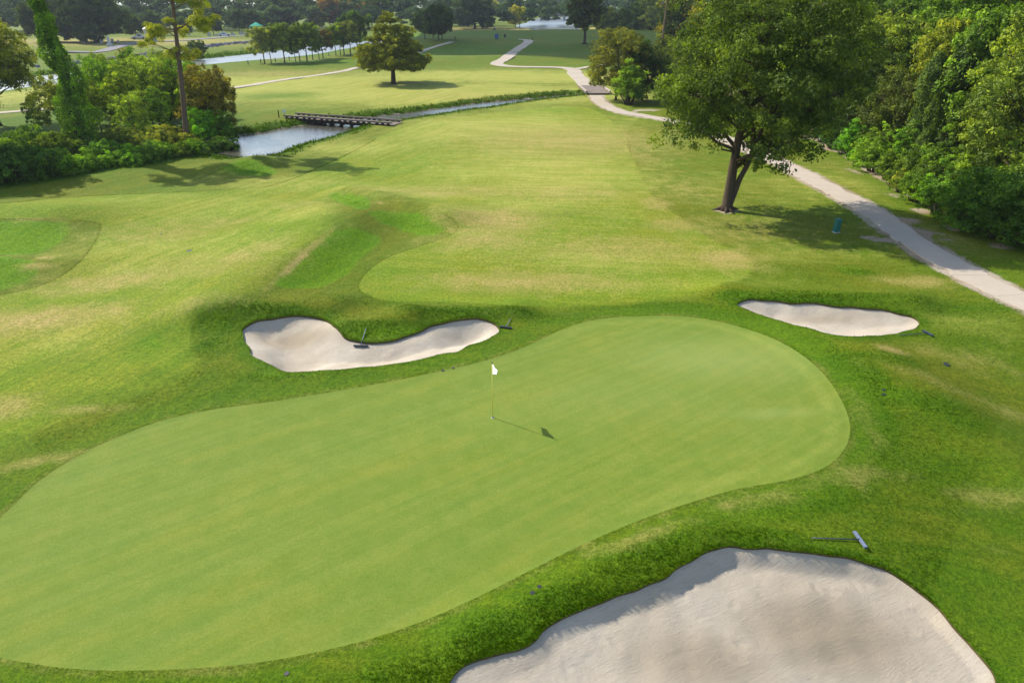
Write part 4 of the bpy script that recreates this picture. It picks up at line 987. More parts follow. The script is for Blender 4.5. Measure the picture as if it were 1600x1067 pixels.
plant(low_a, at_depth(1345, 74), "shaded tree right of the clearing tree", (0.06, .095, .018), 1.05)
plant(low_a, at_depth(1390, 66), "vine-hung tree behind the bright shrubs", (0.10, .135, .025), .95)
plant(low_a, at_depth(1220, 88), "dark tree behind the big two-stemmed tree", (0.055, .09, .016), 1.15)
plant(low_a, at_depth(1505, 58), "dark understorey tree between the towers and the olive tree", (0.06, .10, .018), .8)
plant(low_b, at_depth(1640, 56), "olive tree cut off by the frame's right edge", (0.13, .155, .028), 1.1)
# trees about the little bridge
plant(low_b, at_depth(962, 107), "loose olive tree leaning over the path beyond the little bridge", (0.155, .165, .03), .98)
plant(low_a, at_depth(1003, 106), "dark ivy-clad tree right behind the bridge bush", (0.045, .08, .018), 1.0)
plant(bush_b, at_depth(982, 101.5), "bright green bush right of the little bridge", (0.13, .215, .02), 1.45)
plant(bush_a, at_depth(1052, 96), "yellow-green bush left of the big tree's crown by the path", (0.12, .18, .025), 1.3)
plant(low_a, at_depth(1065, 104), "green tree behind the big tree's left side", (0.10, .14, .02), 1.1)
plant(low_a, at_depth(1040, 125), "olive tree between the bridge trees and the lone pines", (0.13, .16, .025), 1.0)
pine2 = make_pine(741, 18.5, (0.9, 0), [(12.5, 2.5, 1.5, 1.5), (13.5, .3, 1.4, 1.4), (15, 4, 1.2, 1.6), (16.5, 1.5, 1.0, 1.6), (18, 0, .4, 1.6)], 0.30)
plant(pine2, at_depth(1029, 170), "slim pine with bare grey stem beyond the bridge trees", (0.20, .22, .03), 1.0, 0.0)
plant(k_wide, at_depth(1065, 185), "yellow-leaved tree beside the slim pine", (0.32, .28, .03), 2.1)
plant(w_b, at_depth(1048, 178), "dark tree between the slim pine and the yellow tree", DARK, .95)
plant(pine2, at_depth(1254, 90), "pine stem showing above the clearing trees", MID, .98, 1.0)
# the body of the woods behind them
r = np.random.default_rng(751); spots_ = []
G = "trees deep in the right-hand woods"
cands = np.stack([r.uniform(20, 150, 4000), r.uniform(48, 205, 4000)], -1)
for p in cands:
    x, y = p
    if x > 0.83 * y + 4 or x < 25 + 0.05 * y or poly_sd(p[None], WOOD_EDGE, 60)[0] > -5.5: continue
    px = 800 + FOCAL * x / (y * math.cos(PITCH) + CAM_H * math.sin(PITCH) - 0)
    if px < 1085 or (y > 150 and px > 1250): continue
    if any((x - q[0]) ** 2 + (y - q[1]) ** 2 < (5.4 if y < 110 else 7.5) ** 2 for q in spots_): continue
    spots_.append((x, y))
cols = [OLIVE, MID, (0.11, .15, .022), (0.125, .155, .03), (0.08, .12, .02), (0.10, .15, .03), (0.135, .16, .028), (0.155, .16, .028), (0.06, .10, .02)]
for i, (x, y) in enumerate(spots_):
    e = -poly_sd(np.array([[x, y]]), WOOD_EDGE, 60)[0]
    s = float(np.clip(0.62 + 0.033 * e, .6, 1.12)) * r.uniform(.92, 1.08)
    plant((w_a, w_b, w_c)[i % 3], (x, y, 0), "leafy tree in the dense body of the woods right of the cart path", tuple(v * f_ for v, f_ in zip(cols[int(r.integers(len(cols)))], (1.2, 1.38, 1.0))), s, group=G)
print("wood trees", len(spots_))

# ------------------------------------------------------------------ far trees
dk_tree = make_tree(801, 16.5, 0.26, 5.4, 20, 0.42, leaf=0.5, dens=.75, blob_f=.38, name="broadleaf_tree")
plant(dk_tree, ground_at(913, 69), "dark tall tree standing alone on the far green's right", (0.055, .075, .018), 1.0)
oak = make_tree(805, 15, 0.22, 11.5, 34, 0.75, leaf=0.8, dens=.42, blob_f=.27, squash=.7, name="live_oak", lowd=-.8)
FO = [(742, 46, 1.0, (0.045, .075, .02), "wide dark live oak on the sunny far bank"), (152, 73, .95, (0.04, .07, .022), "huge dark live oak in the graveyard beyond the river"), (700, 41, .95, (0.10, .14, .03), "paler oak behind the wide live oak"), (437, 50, .9, (0.04, .075, .022), "rounded oak behind the row of bank trees"), (90, 72, .8, (0.04, .065, .022), "dark oak left of the huge graveyard oak")]
for px, py, s, c, lab in FO: plant(oak, ground_at(px, py), lab, c, s)
far_s = make_tree(811, 9.5, 0.25, 4.2, 14, 0.2, leaf=0.55, dens=.7, blob_f=.42, name="small_tree")
FS = [(677, 62.5, .85, DARK, "leftmost of three small dark trees on far stems"), (685, 62.5, 1.0, DARK, "middle of three small dark trees on far stems"), (691, 62, .9, DARK, "rightmost of three small dark trees on far stems"), (664, 61, .9, DARK, "dark small tree hidden beside the tiered tree"), (805, 43.5, 1.15, (0.34, .33, .03), "bright yellow-green tree on the far river bend"), (812, 43, 1.1, (0.26, .28, .03), "greener twin beside the bright yellow tree"), (769, 36, 1.5, (0.34, .34, .05), "pale yellow tree behind the wide live oak"),
      (496, 52, 1.0, (0.12, .12, .03), "olive-brown tree behind the row of bank trees"), (517, 50, 1.45, (0.17, .105, .05), "reddish brown tree on the far bank"), (545, 48, 1.35, (0.17, .14, .04), "brownish tree right of the reddish one"), (582, 46, 1.4, (0.2, .17, .05), "tan-coloured tree left of the tiered tree"), (215, 66, .75, (0.06, .1, .03), "small tree behind the parked truck"), (290, 63, .7, (0.06, .1, .03), "round bush-like tree near the stone tomb"), (335, 60, .8, (0.05, .09, .03), "low tree left of the parked car"), (375, 57, .95, (0.05, .09, .03), "low tree by the green canopy"), (240, 60, .9, (0.045, .08, .03), "dark tree behind the stone tomb"), (310, 92, .55, (0.07, .1, .045), "grey-green willow leaning over the river"), (395, 56, .9, (0.05, .085, .03), "dark tree behind the green canopy")]
for px, py, s, c, lab in FS: plant(far_s, ground_at(px, py), lab, c, s)
bl = make_shrub(821, 5.5, 4.2, 10, leaf=0.5, dens=.5, name="leafy_shrub")
for k, (px, y, s, c) in enumerate([(950, 330, 1.3, PALE), (962, 340, .9, BLUE), (975, 330, 1.2, MID), (990, 325, 1.5, (0.1, .15, .05)), (1003, 335, 1.8, PALE), (1015, 320, 1.3, (0.15, .17, .07)), (940, 350, 1.0, MID), (1020, 350, 2.2, (0.12, .14, .06))]):
    plant(bl, at_depth(px, y), ["pale bush first", "bluish bush second", "green bush third", "tall greyish bush fourth", "tall pale bush fifth", "silvery bush sixth", "small green bush left", "tallest bush last"][k] + " in the line right of the lone dark tree", c, s, group="bushes along the far meadow")

# the far woods read as one mass: one object
def wood_mass(items, name, label, seed, leafs, n):
    r = np.random.default_rng(seed); P = []; N = []; T = []; Sz = []
    for x, y, z0, h, R in items:
        k = n; lumps = r.normal(size=(9, 3)) * [R * .5, R * .5, h * .17] + [x, y, z0 + h * .62]
        lumps[0] = (x, y, z0 + h * .85); lumps[1] = (x, y, z0 + h * .3)
        j = r.integers(0, 9, k); D = r.normal(size=(k, 3)); D /= np.linalg.norm(D, axis=1)[:, None]; D[:, 2] = np.abs(D[:, 2]) * .9 + D[:, 2] * .1
        P.append(lumps[j] + D * [R * .5, R * .5, h * .17] * r.uniform(.7, 1.05, (k, 1))); N.append(D + [0, 0, .3] + r.normal(size=(k, 3)) * .45)
        tt = r.uniform(.25, .75); T.append(np.clip(tt + r.normal(size=k) * .12 + r.uniform(-.2, .2, 9)[j], 0, 1)); Sz.append(np.full(k, leafs * R / 5))
    V, Q = leaf_quads(np.vstack(P), np.vstack(N), np.concatenate(Sz), r, .8)
    o = obj(name, mesh_data(name, V, [Q], leaf_mat, {"tint": np.repeat(np.concatenate(T), 4)}), kind="stuff", label=label, color=(0.045, .085, .042))
    return o
items = []
r = np.random.default_rng(831)
for row in range(4):
    for x in np.arange(-420, 60, 9.0):
        px_y = 300 + 0.42 * (x + 260) + row * 17 if x < -60 else 384 + (x + 60) * .9 + row * 22
        h = r.uniform(11.5, 14.5) + row * .9
        items.append((x + r.normal() * 2.5, max(px_y, 262 + row * 16) + r.normal() * 4, 1.0, h if row else h * .72, r.uniform(4.2, 6.5)))
for row in range(3):
    for x in np.arange(45, 420, 11.0): items.append((x + r.normal() * 3, (480 if x < 100 else 400) + row * 26 + r.normal() * 6, 0, r.uniform(12.5, 17), r.uniform(5, 7)))
for row in range(2):
    for x in np.arange(-200, 420, 13.0): items.append((x + r.normal() * 3, 820 + row * 40 + r.normal() * 8, 0, r.uniform(17, 22), r.uniform(7, 9)))
wood_mass(items, "far_woods", "dark hazy woods closing off the view beyond the river", 841, .95, 900)
print("far woods", len(items))

# ------------------------------------------------------------------ things on the course
white = simple("white_paint", (0.78, 0.78, 0.76), 0.5, 0.4, var=.04)
steel = simple("brushed_alloy", (0.13, 0.16, 0.23), 0.5, 0.4, .0, var=.1)
blackp = simple("black_plastic", (0.02, 0.022, 0.026), 0.5, 0.4, var=.2)
navy = simple("navy_handle", (0.025, 0.04, 0.07), 0.4, 0.5, var=.1)
yellow = simple("yellow_fibreglass", (0.72, 0.62, 0.10), 0.4, 0.5, var=.05)
wood = simple("weathered_wood", (0.20, 0.165, 0.135), 0.9, 0.1, var=.35, scale=3)
wood_dk = simple("tarred_wood", (0.035, 0.03, 0.026), 0.9, 0.1, var=.4, scale=3)
wood_lt = simple("sunbleached_wood", (0.36, 0.31, 0.26), 0.9, 0.1, var=.25, scale=3)
stone = simple("pale_stone", (0.42, 0.42, 0.42), 0.9, 0.1, var=.15, scale=1)
rock = simple("riprap_rock", (0.19, 0.175, 0.20), 0.95, 0.1, var=.4, scale=.5)
teal = simple("green_cabinet_paint", (0.02, 0.13, 0.10), 0.5, 0.3, var=.1)
blue_cap = simple("blue_grey_cap", (0.06, 0.11, 0.19), 0.5, 0.3, var=.1)
grate = simple('grate_grey', (0.14, .14, .15), .7, .3)
hole = simple("dark_hollow", (0.015, 0.015, 0.012), 0.9, 0.1)
tentg = simple("green_canvas", (0.01, 0.30, 0.19), 0.7, 0.2, var=.1)
carw = simple("silver_car_paint", (0.55, 0.56, 0.6), 0.3, 0.5, var=.03)
glass = simple("dark_glass", (0.02, 0.025, 0.03), 0.1, 0.6)
roof_red = simple("red_brown_roof", (0.18, 0.07, 0.06), 0.9, 0.1, var=.15, scale=.4)
conc = simple("bridge_concrete", (0.36, 0.36, 0.37), 0.9, 0.1, var=.12, scale=.3)
blue_s = simple("blue_sign_paint", (0.06, 0.12, 0.26), 0.6, 0.3, var=.05)

# flagstick
t = NT("flag_cloth"); d = t.new("ShaderNodeBsdfDiffuse"); tr = t.new("ShaderNodeBsdfTranslucent"); mx = t.new("ShaderNodeMixShader")
fc = t.mix(t.noise(t.pos(obj_space=True), 20, 3), (0.80, 0.80, 0.80), (0.86, 0.86, 0.85))
t.link(fc, d.inputs[0]); t.link(fc, tr.inputs[0]); mx.inputs[0].default_value = 0.5; t.link(d.outputs[0], mx.inputs[1]); t.link(tr.outputs[0], mx.inputs[2]); t.link(mx.outputs[0], t.out.inputs[0])
flag_mat = t.m
p = ground_at(770, 652)
fs = empty("flagstick", p, "yellow flagstick with a small white flag standing in the green", "flag")
mb = MB(); mb.tube([(0, 0, -.1), (0, 0, 2.16)], [.014, .011], 8); mb.build("pole", yellow, fs, True)
mb = MB(); mb.tube([(0, 0, 2.13), (0, 0, 2.2)], [.016, .013], 8); mb.build("cap", blackp, fs)
u, v = np.meshgrid(np.linspace(0, 1, 9), np.linspace(0, 1, 7)); u = u.ravel(); v = v.ravel()
# limp cloth hanging beside the pole, folded on itself
fold = 0.04 * np.sin(u * 8 + v * 2) * u; X = 0.012 + u * 0.13 + fold * .84; Y = u * 0.34 - fold * .3; Z = 2.12 - v * 0.40 - u ** 1.2 * (0.42 - 0.22 * v)
Vf = np.column_stack([X, Y, Z]); ij = [(a * 9 + b, a * 9 + b + 1, (a + 1) * 9 + b + 1, (a + 1) * 9 + b) for a in range(6) for b in range(8)]
obj("flag", mesh_data("flag", Vf, [np.array(ij)], flag_mat, None, True), fs)
mb = MB(); mb.tube([(0, 0, -.10), (0, 0, .006)], [.056, .056], 20, False); mb.tube([(0, 0, .006), (0, 0, .0061)], [.056, .050], 20, False); mb.build("cup", white, fs)
mb = MB(); mb.cyl((0, 0, .003), .05, .004, 20); mb.build("hole", hole, fs)  # dark disc painted in for the shade inside the cup

def rake(head, tip, label, hl=0.6, col=None, headmat=None):
    """bunker rake lying down: bar with teeth, socket, handle from head to tip (photo points on the ground)"""
    a, b = (np.array(q, float) for q in (head, tip)); L = np.linalg.norm(b - a); d = (b - a) / L; rz = math.atan2(d[1], d[0])
    root = empty("bunker_rake", a, label, "rake", "bunker rakes", rotz=rz)
    dz = b[2] - a[2]; Lh = math.hypot(b[0] - a[0], b[1] - a[1])
    mb = MB(); mb.tube([(0.0, 0, .06), (Lh, 0, dz + .04)], [.017, .015], 8); mb.build("handle", col or navy, root, True)
    mb = MB(); mb.box((0, 0, .06), (.09, hl, .045)); hd = mb.build("head", headmat or steel, root)
    for k in range(9):
        mb = MB(); mb.box((-.01, (k - 4) * hl / 9.5, .018), (.018, .018, .075), taper=.6); mb.build("tooth", blackp, hd)
    mb = MB(); mb.tube([(0.0, 0, .06), (.14, 0, .058)], [.03, .02], 8); mb.build("socket", blackp, root)
    return root
def G3(px, py, dz=0.0): q = ground_at(px, py); q[2] += dz; return q
rake(G3(1343, 845, .0), G3(1268, 842, .0), "rake with silver head lying on the grass above the near bunker", .62)
rake(G3(1449, 522), G3(1406, 525), "dark rake lying in the grass at the leaf-shaped bunker's tip", .6, headmat=navy)
def on_sand(px, py):
    z = 0.0
    for _ in range(12):
        d = ray(px, py); p = d[:2] * (z - CAM_H) / d[2]
        V, zz = min(SAND, key=lambda s: ((s[0] - p) ** 2).sum(1).min()); z = float(zz[((V - p) ** 2).sum(1).argmin()])
    return np.array([p[0], p[1], z])
rake(on_sand(564, 543), G3(572, 516, .05), "rake left in the heart-shaped bunker, handle against the bank", .62, steel, blackp)
rake(G3(790, 513), G3(798, 499), "rake on the grass at the heart-shaped bunker's right end", .6, steel, blackp)

def disc(px, py, r, mat, label, cat, name, group=None, rim=None):
    q = ground_at(px, py); root = empty(name, q, label, cat, group)
    mb = MB(); mb.tube([(0, 0, -.03), (0, 0, .006), (0, 0, .010)], [r, r, r * .86], 18); mb.build("lid", mat, root)
    mb = MB(); mb.tube([(0, 0, -.03), (0, 0, .012)], [r * 1.22, r * 1.2], 18); mb.build("collar", rim or blackp, root)
    return root
disc(843, 916.5, .048, blue_cap, "blue-grey sprinkler cap in the turf, farther of the pair below the green", "sprinkler", "sprinkler_head", "sprinkler heads")
disc(832, 926, .048, blue_cap, "blue-grey sprinkler cap in the turf, nearer of the pair below the green", "sprinkler", "sprinkler_head", "sprinkler heads")
disc(448, 1052, .045, blue_cap, "sprinkler cap at the bottom edge left of the near bunker", "sprinkler", "sprinkler_head", "sprinkler heads")
disc(1381, 609, .06, teal, "green sprinkler cap right of the green, farther of two", "sprinkler", "sprinkler_head", "sprinkler heads")
disc(1381, 616, .06, teal, "green sprinkler cap right of the green, nearer of two", "sprinkler", "sprinkler_head", "sprinkler heads")
disc(1477, 569, .13, grate, "round grey drain grate in the rough below the leaf-shaped bunker", "drain", "drain_grate")
disc(252, 366, .07, white, "white marker disc on the left terrace, left of the pair", "marker", "marker_disc", "white marker discs")
disc(425, 360, .07, white, "white marker disc on the left terrace, right of the pair", "marker", "marker_disc", "white marker discs")
disc(296, 392, .13, grate, "dark-rimmed drain cover on the left terrace below the marker discs", "drain", "drain_grate")
disc(692, 579, .05, blackp, "small dark sprinkler cap on the collar below the heart bunker, left of two", "sprinkler", "sprinkler_head", "sprinkler heads")
disc(708, 575, .05, blackp, "small dark sprinkler cap on the collar below the heart bunker, right of two", "sprinkler", "sprinkler_head", "sprinkler heads")

# green cabinet by the path
q = ground_at(1306, 363)
cab = empty("utility_cabinet", q, "dark green utility box standing on the grass beside the cart path", "cabinet", rotz=.25)
mb = MB(); mb.box((0, 0, .38), (.32, .28, .80)); mb.build("body", teal, cab)
mb = MB(); mb.box((0, 0, .80), (.36, .32, .06)); mb.box((0, 0, .855), (.35, .31, .05), taper=.75); mb.build("lid", teal, cab)
mb = MB(); mb.box((0, 0, .0), (.38, .34, .08)); mb.build("plinth", conc, cab)
mb = MB(); mb.box((.0, -.146, .45), (.22, .012, .5)); dr = mb.build("door", teal, cab)
mb = MB(); mb.box((.07, -.16, .45), (.03, .02, .08)); mb.build("latch", blackp, dr)

# plank bridge over the pond
A = np.append(flat(443, 181.5, .35), 0); Bq = np.append(flat(613, 193.5, .35), 0); A2 = np.append(flat(455, 178.5, .35), 0)
d = (Bq - A)[:2]; L = np.hypot(*d); d /= L; nrm = np.array([-d[1], d[0]]); wd = 2.3
br = empty("plank_bridge", (A[0], A[1], 0), "old dark timber footbridge with two kerb beams crossing the pond", "bridge", rotz=math.atan2(d[1], d[0]))
mb = MB(); x = 0.1
while x < L: mb.box((x, wd / 2, .16 + rng.normal() * .006), (.19, wd - .1, .06)); x += .22
o = mb.build("deck", wood); o.parent = br; o["kind"] = "stuff"
for yy in (0.0, wd):
    n = 6
    for k in range(n):
        a0, a1 = k * L / n, (k + 1) * L / n - .05
        mb = MB(); mb.box(((a0 + a1) / 2, yy, .40 + rng.normal() * .01), (a1 - a0, .2, .16)); mb.build("kerb_beam", wood, br)
        for q in (.2, .5, .8):
            mb = MB(); mb.box((a0 + (a1 - a0) * q, yy, .255), (.35, .16, .13)); mb.build("kerb_block", wood_dk, br)
for yy in (.15, wd - .15):
    mb = MB(); mb.box((L / 2, yy, -.02), (L - .4, .22, .28)); mb.build("girder", wood_dk, br)
for xx in (.28, .36, .44, .54, .63, .72):
    for yy in (.2, wd - .2):
        mb = MB(); mb.tube([(L * xx, yy, -2.2), (L * xx, yy, -.1)], [.15, .14], 9); mb.build("pile", wood_dk, br)
    mb = MB(); mb.box((L * xx, wd / 2, -.2), (.22, wd + .1, .2)); mb.build("cross_beam", wood_dk, br)
q = ground_at(436, 184)
mb = MB(); mb.tube([q - [0, 0, .2], q + [0, 0, .86]], [.07, .07], 8); mb.build("marker_post", wood_dk, label="short dark post at the plank bridge's left end", cat="post")
q = ground_at(445, 182)
sg = empty("small_sign", q, "small white notice on a stake at the plank bridge's left end", "sign")
mb = MB(); mb.box((0, 0, .38), (.05, .05, .8)); mb.build("stake", wood, sg)
mb = MB(); mb.box((0, -.04, .62), (.42, .025, .38)); mb.build("panel", white, sg)

# little cart bridge
C4 = [np.append(cast(*c)[0], 0) for c in ((904, 137.5), (936, 135.5), (953, 147), (914, 148))]
cb_ = (C4[0] + C4[1] + C4[2] + C4[3]) / 4; dv = ((C4[0] + C4[1]) - (C4[2] + C4[3]))[:2] / 2; Lb = np.hypot(*dv) + 1.5; rz = math.atan2(dv[1], dv[0])
wb = 3.9
cbz = base_h(cb_[None, :2])[0] + .12
bb = empty("cart_bridge", (cb_[0], cb_[1], cbz), "short flat bridge with low pale timber kerbs carrying the cart path over the creek", "bridge", rotz=rz)
mb = MB(); x = -Lb / 2
while x < Lb / 2: mb.box((x, 0, .10), (.28, wb, .12)); x += .30
o = mb.build("deck", wood); o.parent = bb; o["kind"] = "stuff"
for s in (-1, 1):
    mb = MB(); mb.box((0, s * (wb / 2 - .05), .42), (Lb, .22, .2)); mb.build("kerb_rail", wood_lt, bb)
    for k in range(5):
        mb = MB(); mb.box(((k - 2) * Lb / 4.6, s * (wb / 2 - .05), .22), (.3, .18, .2)); mb.build("kerb_block", wood, bb)
    mb = MB(); mb.box((0, s * (wb / 2 - .3), -.15), (Lb, .3, .4)); mb.build("girder", wood_dk, bb)
q = ground_at(939, 135)
mb = MB(); mb.tube([q - [0, 0, .2], q + [0, 0, .95]], [.09, .09], 8); mb.build("marker_post", wood_dk, label="dark post at the cart bridge's far right corner", cat="post")
for px, py, lab in ((832, 65.5, "dark post at the bend of the climbing path"), (711, 63.5, "dark post at the end of the thin far path")):
    q = ground_at(px, py); mb = MB(); mb.tube([q - [0, 0, .2], q + [0, 0, 1.2]], [.12, .12], 8); mb.build("marker_post", wood_dk, label=lab, cat="post")

# fence of low posts along the river bank
G = "low fence posts on the river bank"
pm = MB().cyl((0, 0, -.2), .11, 1.15, 8).data("fence_post", wood)
fp = smooth_poly([(388,101.5),(413,98.5),(445,95.8),(480,92),(510,88.5),(540,83.5),(575,79)], 6, False)
fpw = resample(cast(fp[:, 0], fp[:, 1]), 4.6)
for k, p in enumerate(fpw): obj("fence_post", pm, label="low wooden post in the fence between the river and the row of trees", cat="post", group=G, loc=(p[0], p[1], land_h(p[None])[0]))
G = "far fence posts"
fp = smooth_poly([(770,49),(800,48),(840,47)], 8, False); fpw = resample(cast(fp[:, 0], fp[:, 1]), 3.4)
for k, p in enumerate(fpw): obj("fence_post", pm, label="tiny pale post of the fence before the far river bend", cat="post", group=G, loc=(p[0], p[1], land_h(p[None])[0]))
q = ground_at(776, 62); bs = empty("course_sign", q, "small blue sign board on the slope left of the climbing path", "sign")
mb = MB(); mb.box((0, 0, .9), (1.2, .12, 1.5)); mb.build("panel", blue_s, bs)
mb = MB(); mb.box((-.5, 0, .1), (.1, .1, .8)); mb.box((.5, 0, .1), (.1, .1, .8)); mb.build("leg", wood_dk, bs)
q = ground_at(789, 59.5); tb = empty("litter_bin", q, "small black bin right of the blue sign board", "bin")
mb = MB(); mb.tube([(0, 0, 0), (0, 0, 1.0)], [.34, .38], 12); mb.build("body", blackp, tb)
mb = MB(); mb.tube([(0, 0, 1.0), (0, 0, 1.18)], [.4, .2], 12); mb.build("lid", blackp, tb)

# ------------------------------------------------------------------ beyond the river
q = ground_at(238, 71)
ms = empty("stone_tomb", q, "small pale stone tomb house with a pitched roof beyond the river", "tomb", rotz=.5)
mb = MB(); mb.box((0, 0, 1.9), (3.4, 4.2, 3.8)); mb.build("wall", stone, ms)
mb = MB(); mb.add([(-1.95, -2.4, 3.8), (1.95, -2.4, 3.8), (0, -2.4, 4.9), (-1.95, 2.4, 3.8), (1.95, 2.4, 3.8), (0, 2.4, 4.9)], [[1, 4, 5, 2], [3, 0, 2, 5], [0, 3, 4, 1]], [[0, 1, 2], [4, 3, 5]]); mb.build("roof", white, ms)
mb = MB(); mb.box((0, -2.12, 1.35), (1.1, .06, 2.5)); mb.build("door", hole, ms)
for s in (-1, 1): mb = MB(); mb.box((s * 1.35, -2.3, 1.9), (.4, .4, 3.8)); mb.build("pillar", stone, ms)
mb = MB(); mb.box((0, -.2, .1), (4.2, 5.4, .3)); mb.build("step", stone, ms)

def vehicle(loc, rz, label, pickup):
    v = empty("parked_truck" if pickup else "parked_car", loc, label, "truck" if pickup else "car", rotz=rz)
    prof = [(-2.5, .35), (-2.5, .95), (-.6, 1.0), (-.3, 1.75), (.9, 1.75), (1.4, 1.08), (2.5, .95), (2.5, .35)] if pickup else [(-2.2, .3), (-2.25, .8), (-1.6, .95), (-1.0, 1.42), (.5, 1.45), (1.2, .95), (2.1, .8), (2.2, .3)]
    n = len(prof); V = [(x, -.88 if z < 1.1 else -.7, z) for x, z in prof] + [(x, .88 if z < 1.1 else .7, z) for x, z in prof]
    mb = MB(); mb.add(V, [[i, (i + 1) % n, n + (i + 1) % n, n + i][::-1] for i in range(n)], [[0, i + 1, i] for i in range(1, n - 1)][::-1] + [[n, n + i, n + i + 1] for i in range(1, n - 1)]); mb.build("body", carw, v)
    for sy in (-1, 1):
        mb = MB(); mb.box((.3 if pickup else -.25, sy * .79, 1.36 if pickup else 1.16), (1.1 if pickup else 1.5, .06, .42 if pickup else .3)); mb.build("window", glass, v)
        for sx in (-1, 1):
            mb = MB(); mb.tube([(sx * 1.5, sy * .8, .36), (sx * 1.5, sy * .95, .36)], [.36, .36], 14); mb.build("wheel", blackp, v)
    mb = MB(); mb.box((1.18 if pickup else .9, 0, 1.4 if pickup else 1.2), (.06, 1.3, .45)); mb.build("windscreen", glass, v)
vehicle(ground_at(219, 67.5), .3, "light pickup truck parked beside the stone tomb", True)
vehicle(ground_at(352, 62.5), .35, "silver car parked on the graveyard road beyond the river", False)
q = ground_at(403, 59); q[2] += 0
tn = empty("garden_canopy", q, "bright green peaked canopy among the far trees", "canopy")
mb = MB(); mb.add([(-2.2, -2.2, 3.2), (2.2, -2.2, 3.2), (2.2, 2.2, 3.2), (-2.2, 2.2, 3.2), (0, 0, 4.7), (-2.2, -2.2, 2.8), (2.2, -2.2, 2.8), (2.2, 2.2, 2.8), (-2.2, 2.2, 2.8)], [[0, 5, 6, 1], [1, 6, 7, 2], [2, 7, 8, 3], [3, 8, 5, 0]], [[0, 1, 4], [1, 2, 4], [2, 3, 4], [3, 0, 4]]); mb.build("roof", tentg, tn)
for sx in (-2.1, 2.1):
    for sy in (-2.1, 2.1): mb = MB(); mb.box((sx, sy, 1.4), (.12, .12, 2.8)); mb.build("pole", white, tn)
q = ground_at(173, 78); ob = empty("obelisk", q, "slender pale monument before the huge graveyard oak", "monument")
mb = MB(); mb.box((0, 0, .4), (1.3, 1.3, .8)); mb.build("base", stone, ob)
mb = MB(); mb.box((0, 0, 1.9), (.7, .7, 2.2), taper=.7); mb.build("shaft", stone, ob)
hs = MB(); hs.box((0, 0, .5), (.8, .25, 1.0)); hs.box((0, 0, .05), (1.1, .5, .16)); hs = hs.data("gravestone", stone)
r = np.random.default_rng(5)
for k in range(26):
    q = ground_at(r.uniform(285, 400) if k > 6 else r.uniform(130, 200), r.uniform(57, 62.5) if k > 6 else r.uniform(67, 74)); o = obj("gravestone", hs, label="small grey gravestone on the far grassy bank", cat="gravestone", group="gravestones beyond the river", loc=q, rotz=r.uniform(-.3, .8))
    s = r.uniform(.5, 1.15); o.scale = (s, s, s * 1.1)
pc = outline([(60,86),(110,84),(150,84.5),(190,78),(215,74),(260,71.5),(300,69),(352,63.5),(400,60)], 4, False)
mb = MB(); c = resample(pc, 4.0); mb.add(*strip(c, 2.0, 0, len(c) - 1, dz=.12)); mb.build("road", simple("asphalt_grey", (0.19, .18, .19), .9, .1), kind="structure", label="grey graveyard road on the far bank of the river")
# stone revetment of the far bank
mb = MB(); r = np.random.default_rng(9)
rp = outline([(95,104),(150,95),(230,87.5),(300,80.5),(360,74.5),(420,69.5)], 6, False); c = resample(rp, .8)
for p in np.repeat(c, 4, 0):
    q = p + r.normal(size=2) * [1.2, 3.0]; z = land_h(q[None])[0]; s = r.uniform(.5, 1.2)
    mb.box((q[0], q[1], z + .12), (s, s * r.uniform(.6, 1), s * .7), r.uniform(0, 3), taper=.6, rx=r.uniform(-.4, .4))
mb.build("bank_rocks", rock, kind="stuff", label="grey rock facing along the far river bank")
# reeds below the rocks
q = along(RIVER, .14, .5, 2.2, 301); RF = wpoly([(-250,150),(100,116),(270,98),(400,84),(480,74),(560,66),(560,60),(-250,140)], RIVER_Z, 1)
q = q[(q[:, 0] < -40) & (q[:, 0] > -190)]; q = q[poly_sd(q, RF, 10) < 3.0]
V, F, A = tufts(q, r.uniform(.4, 1.1, len(q)), .4, 4, 302)
A["lush"] = np.ones(len(V)); A["vivid"] = np.full(len(V), .4); A["dirt"] = np.zeros(len(V))
obj("river_reeds", mesh_data("river_reeds", V, [F], blade_mat, A), kind="stuff", label="green reeds fringing both banks of the river")

# far road bridge and the hall with the pyramid roof behind it
yb = 640.0
def X(px, y): return (px - 800) / FOCAL * (y * math.cos(PITCH) + CAM_H * math.sin(PITCH))
rb = empty("road_bridge", (X(862, yb), yb, 0), "low concrete road bridge on double piers crossing the far river", "bridge")
x0, x1 = X(808, yb) - X(862, yb), X(960, yb) - X(862, yb)
mb = MB(); mb.box(((x0 + x1) / 2, 0, 5.3), (x1 - x0, 9, 1.5)); mb.build("deck", conc, rb)
mb = MB(); mb.box(((x0 + x1) / 2, -4.4, 6.5), (x1 - x0, .3, .9)); mb.build("parapet", conc, rb)
for px in (850, 886, 925):
    xx = X(px, yb) - X(862, yb)
    mb = MB(); mb.box((xx, 0, 4.0), (7.0, 8.5, 1.2)); mb.build("pier_cap", conc, rb)
    for s in (-1, 1): mb = MB(); mb.box((xx + s * 2.4, 0, 1), (1.7, 6, 6.2)); mb.build("pier", conc, rb)
hl = empty("pavilion_hall", (X(862, 700), 700, 2), "dark hall with red-brown roof and a tall pyramid spire behind the far bridge", "building")
mb = MB(); mb.box((0, 0, 2.5), (36, 14, 5)); mb.build("wall", wood, hl)
mb = MB(); mb.add([(-19, -8, 5), (19, -8, 5), (19, 8, 5), (-19, 8, 5), (-15, 0, 8), (15, 0, 8)], [[0, 1, 5, 4], [2, 3, 4, 5]], [[1, 2, 5], [3, 0, 4]]); rf = mb.build("roof", roof_red, hl)
xs = X(852, 700) - X(862, 700)
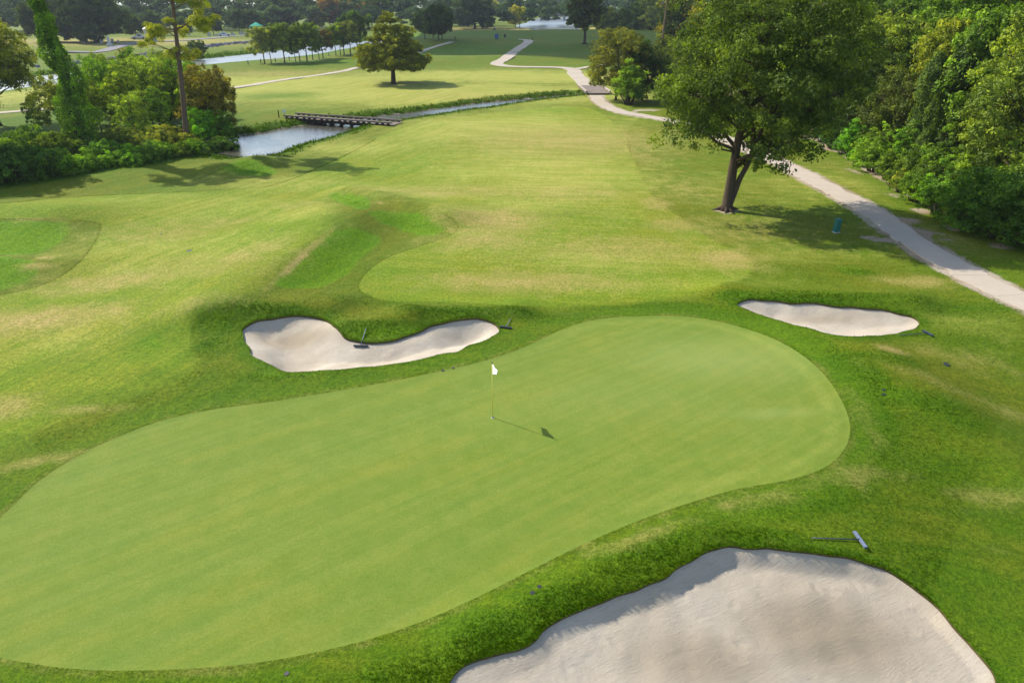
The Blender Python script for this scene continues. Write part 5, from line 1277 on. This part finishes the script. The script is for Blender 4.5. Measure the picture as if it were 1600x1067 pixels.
mb = MB(); mb.add([(xs - 6, -6, 6), (xs + 6, -6, 6), (xs + 6, 6, 6), (xs - 6, 6, 6), (xs - 1, 0, 24)], None, [[0, 1, 4], [2, 3, 4], [3, 0, 4]]); mb.build("spire", stone, rf)
mb = MB(); mb.add([(xs + 6, -6, 6), (xs + 6, 6, 6), (xs - 1, 0, 24), (xs + .6, -6.02, 6), (xs - 1, -.02, 24.02)], None, [[0, 1, 2], [3, 0, 4]]); mb.build("spire_side", roof_red, rf)
for k in range(9): mb = MB(); mb.box((-16 + k * 4, -7.04, 2.6), (2.2, .1, 2.4)); mb.build("window", glass, hl)
for k, (px, y, rz) in enumerate(((870, 636, 0), (898, 636, 0))):
    vehicle((X(px, y), y, 6.06), rz, ["pale car crossing the far road bridge near the spire", "pale car at the right end of the far road bridge"][k], False)

# ------------------------------------------------------------------ clouds that shade the distance, and the summer air
t = NT("cloud_white"); t.base((0.9, 0.9, 0.9), 1.0, 0.0); cloud_mat = t.m
def cloud(cx, cy, rx, ry, alt, label, seed):
    """a flat-bottomed heap cloud whose shade falls about (cx, cy)"""
    off = SUN_DIR[:2] / SUN_DIR[2] * alt; r = np.random.default_rng(seed); mb = MB()
    w = Waves(seed, 3, 10, 2.2)
    n, m = 40, 20
    u = np.linspace(0, 2 * math.pi, n, endpoint=False); v = np.linspace(-.5 * math.pi, .5 * math.pi, m)
    U, Vv = np.meshgrid(u, v); D = np.stack([np.cos(U) * np.cos(Vv), np.sin(U) * np.cos(Vv), np.sin(Vv)], -1).reshape(-1, 3)
    f = 1 + .10 * w(D) + .05 * w(D * 2.7)
    P = D * [rx, ry, min(rx, ry) * .55] * f[:, None]; P[:, 2] = np.where(P[:, 2] < 0, P[:, 2] * .15, P[:, 2])
    i, j = np.meshgrid(np.arange(m - 1), np.arange(n), indexing='ij'); k = (j + 1) % n
    Q = np.stack([i * n + j, i * n + k, (i + 1) * n + k, (i + 1) * n + j], -1).reshape(-1, 4)
    mb.add(P, Q); return mb.build("cloud", cloud_mat, None, True, loc=(cx + off[0], cy + off[1], alt), kind="structure", label=label)
cloud(30, 262, 75, 83, 330, "small heap cloud shading the far green", 901)

hz = NT("summer_haze"); hz.n.remove(hz.b)
pv = hz.new("ShaderNodeVolumePrincipled"); pv.inputs["Color"].default_value = (0.80, 0.88, 1.0, 1); pv.inputs["Density"].default_value = 0.00013; pv.inputs["Anisotropy"].default_value = 0.2
hz.link(pv.outputs[0], hz.out.inputs["Volume"])
mb = MB(); mb.box((0, 3050, 14), (13200, 7200, 36)); mb.build("haze", hz.m, kind="stuff", label="thin pale summer haze over the whole course")
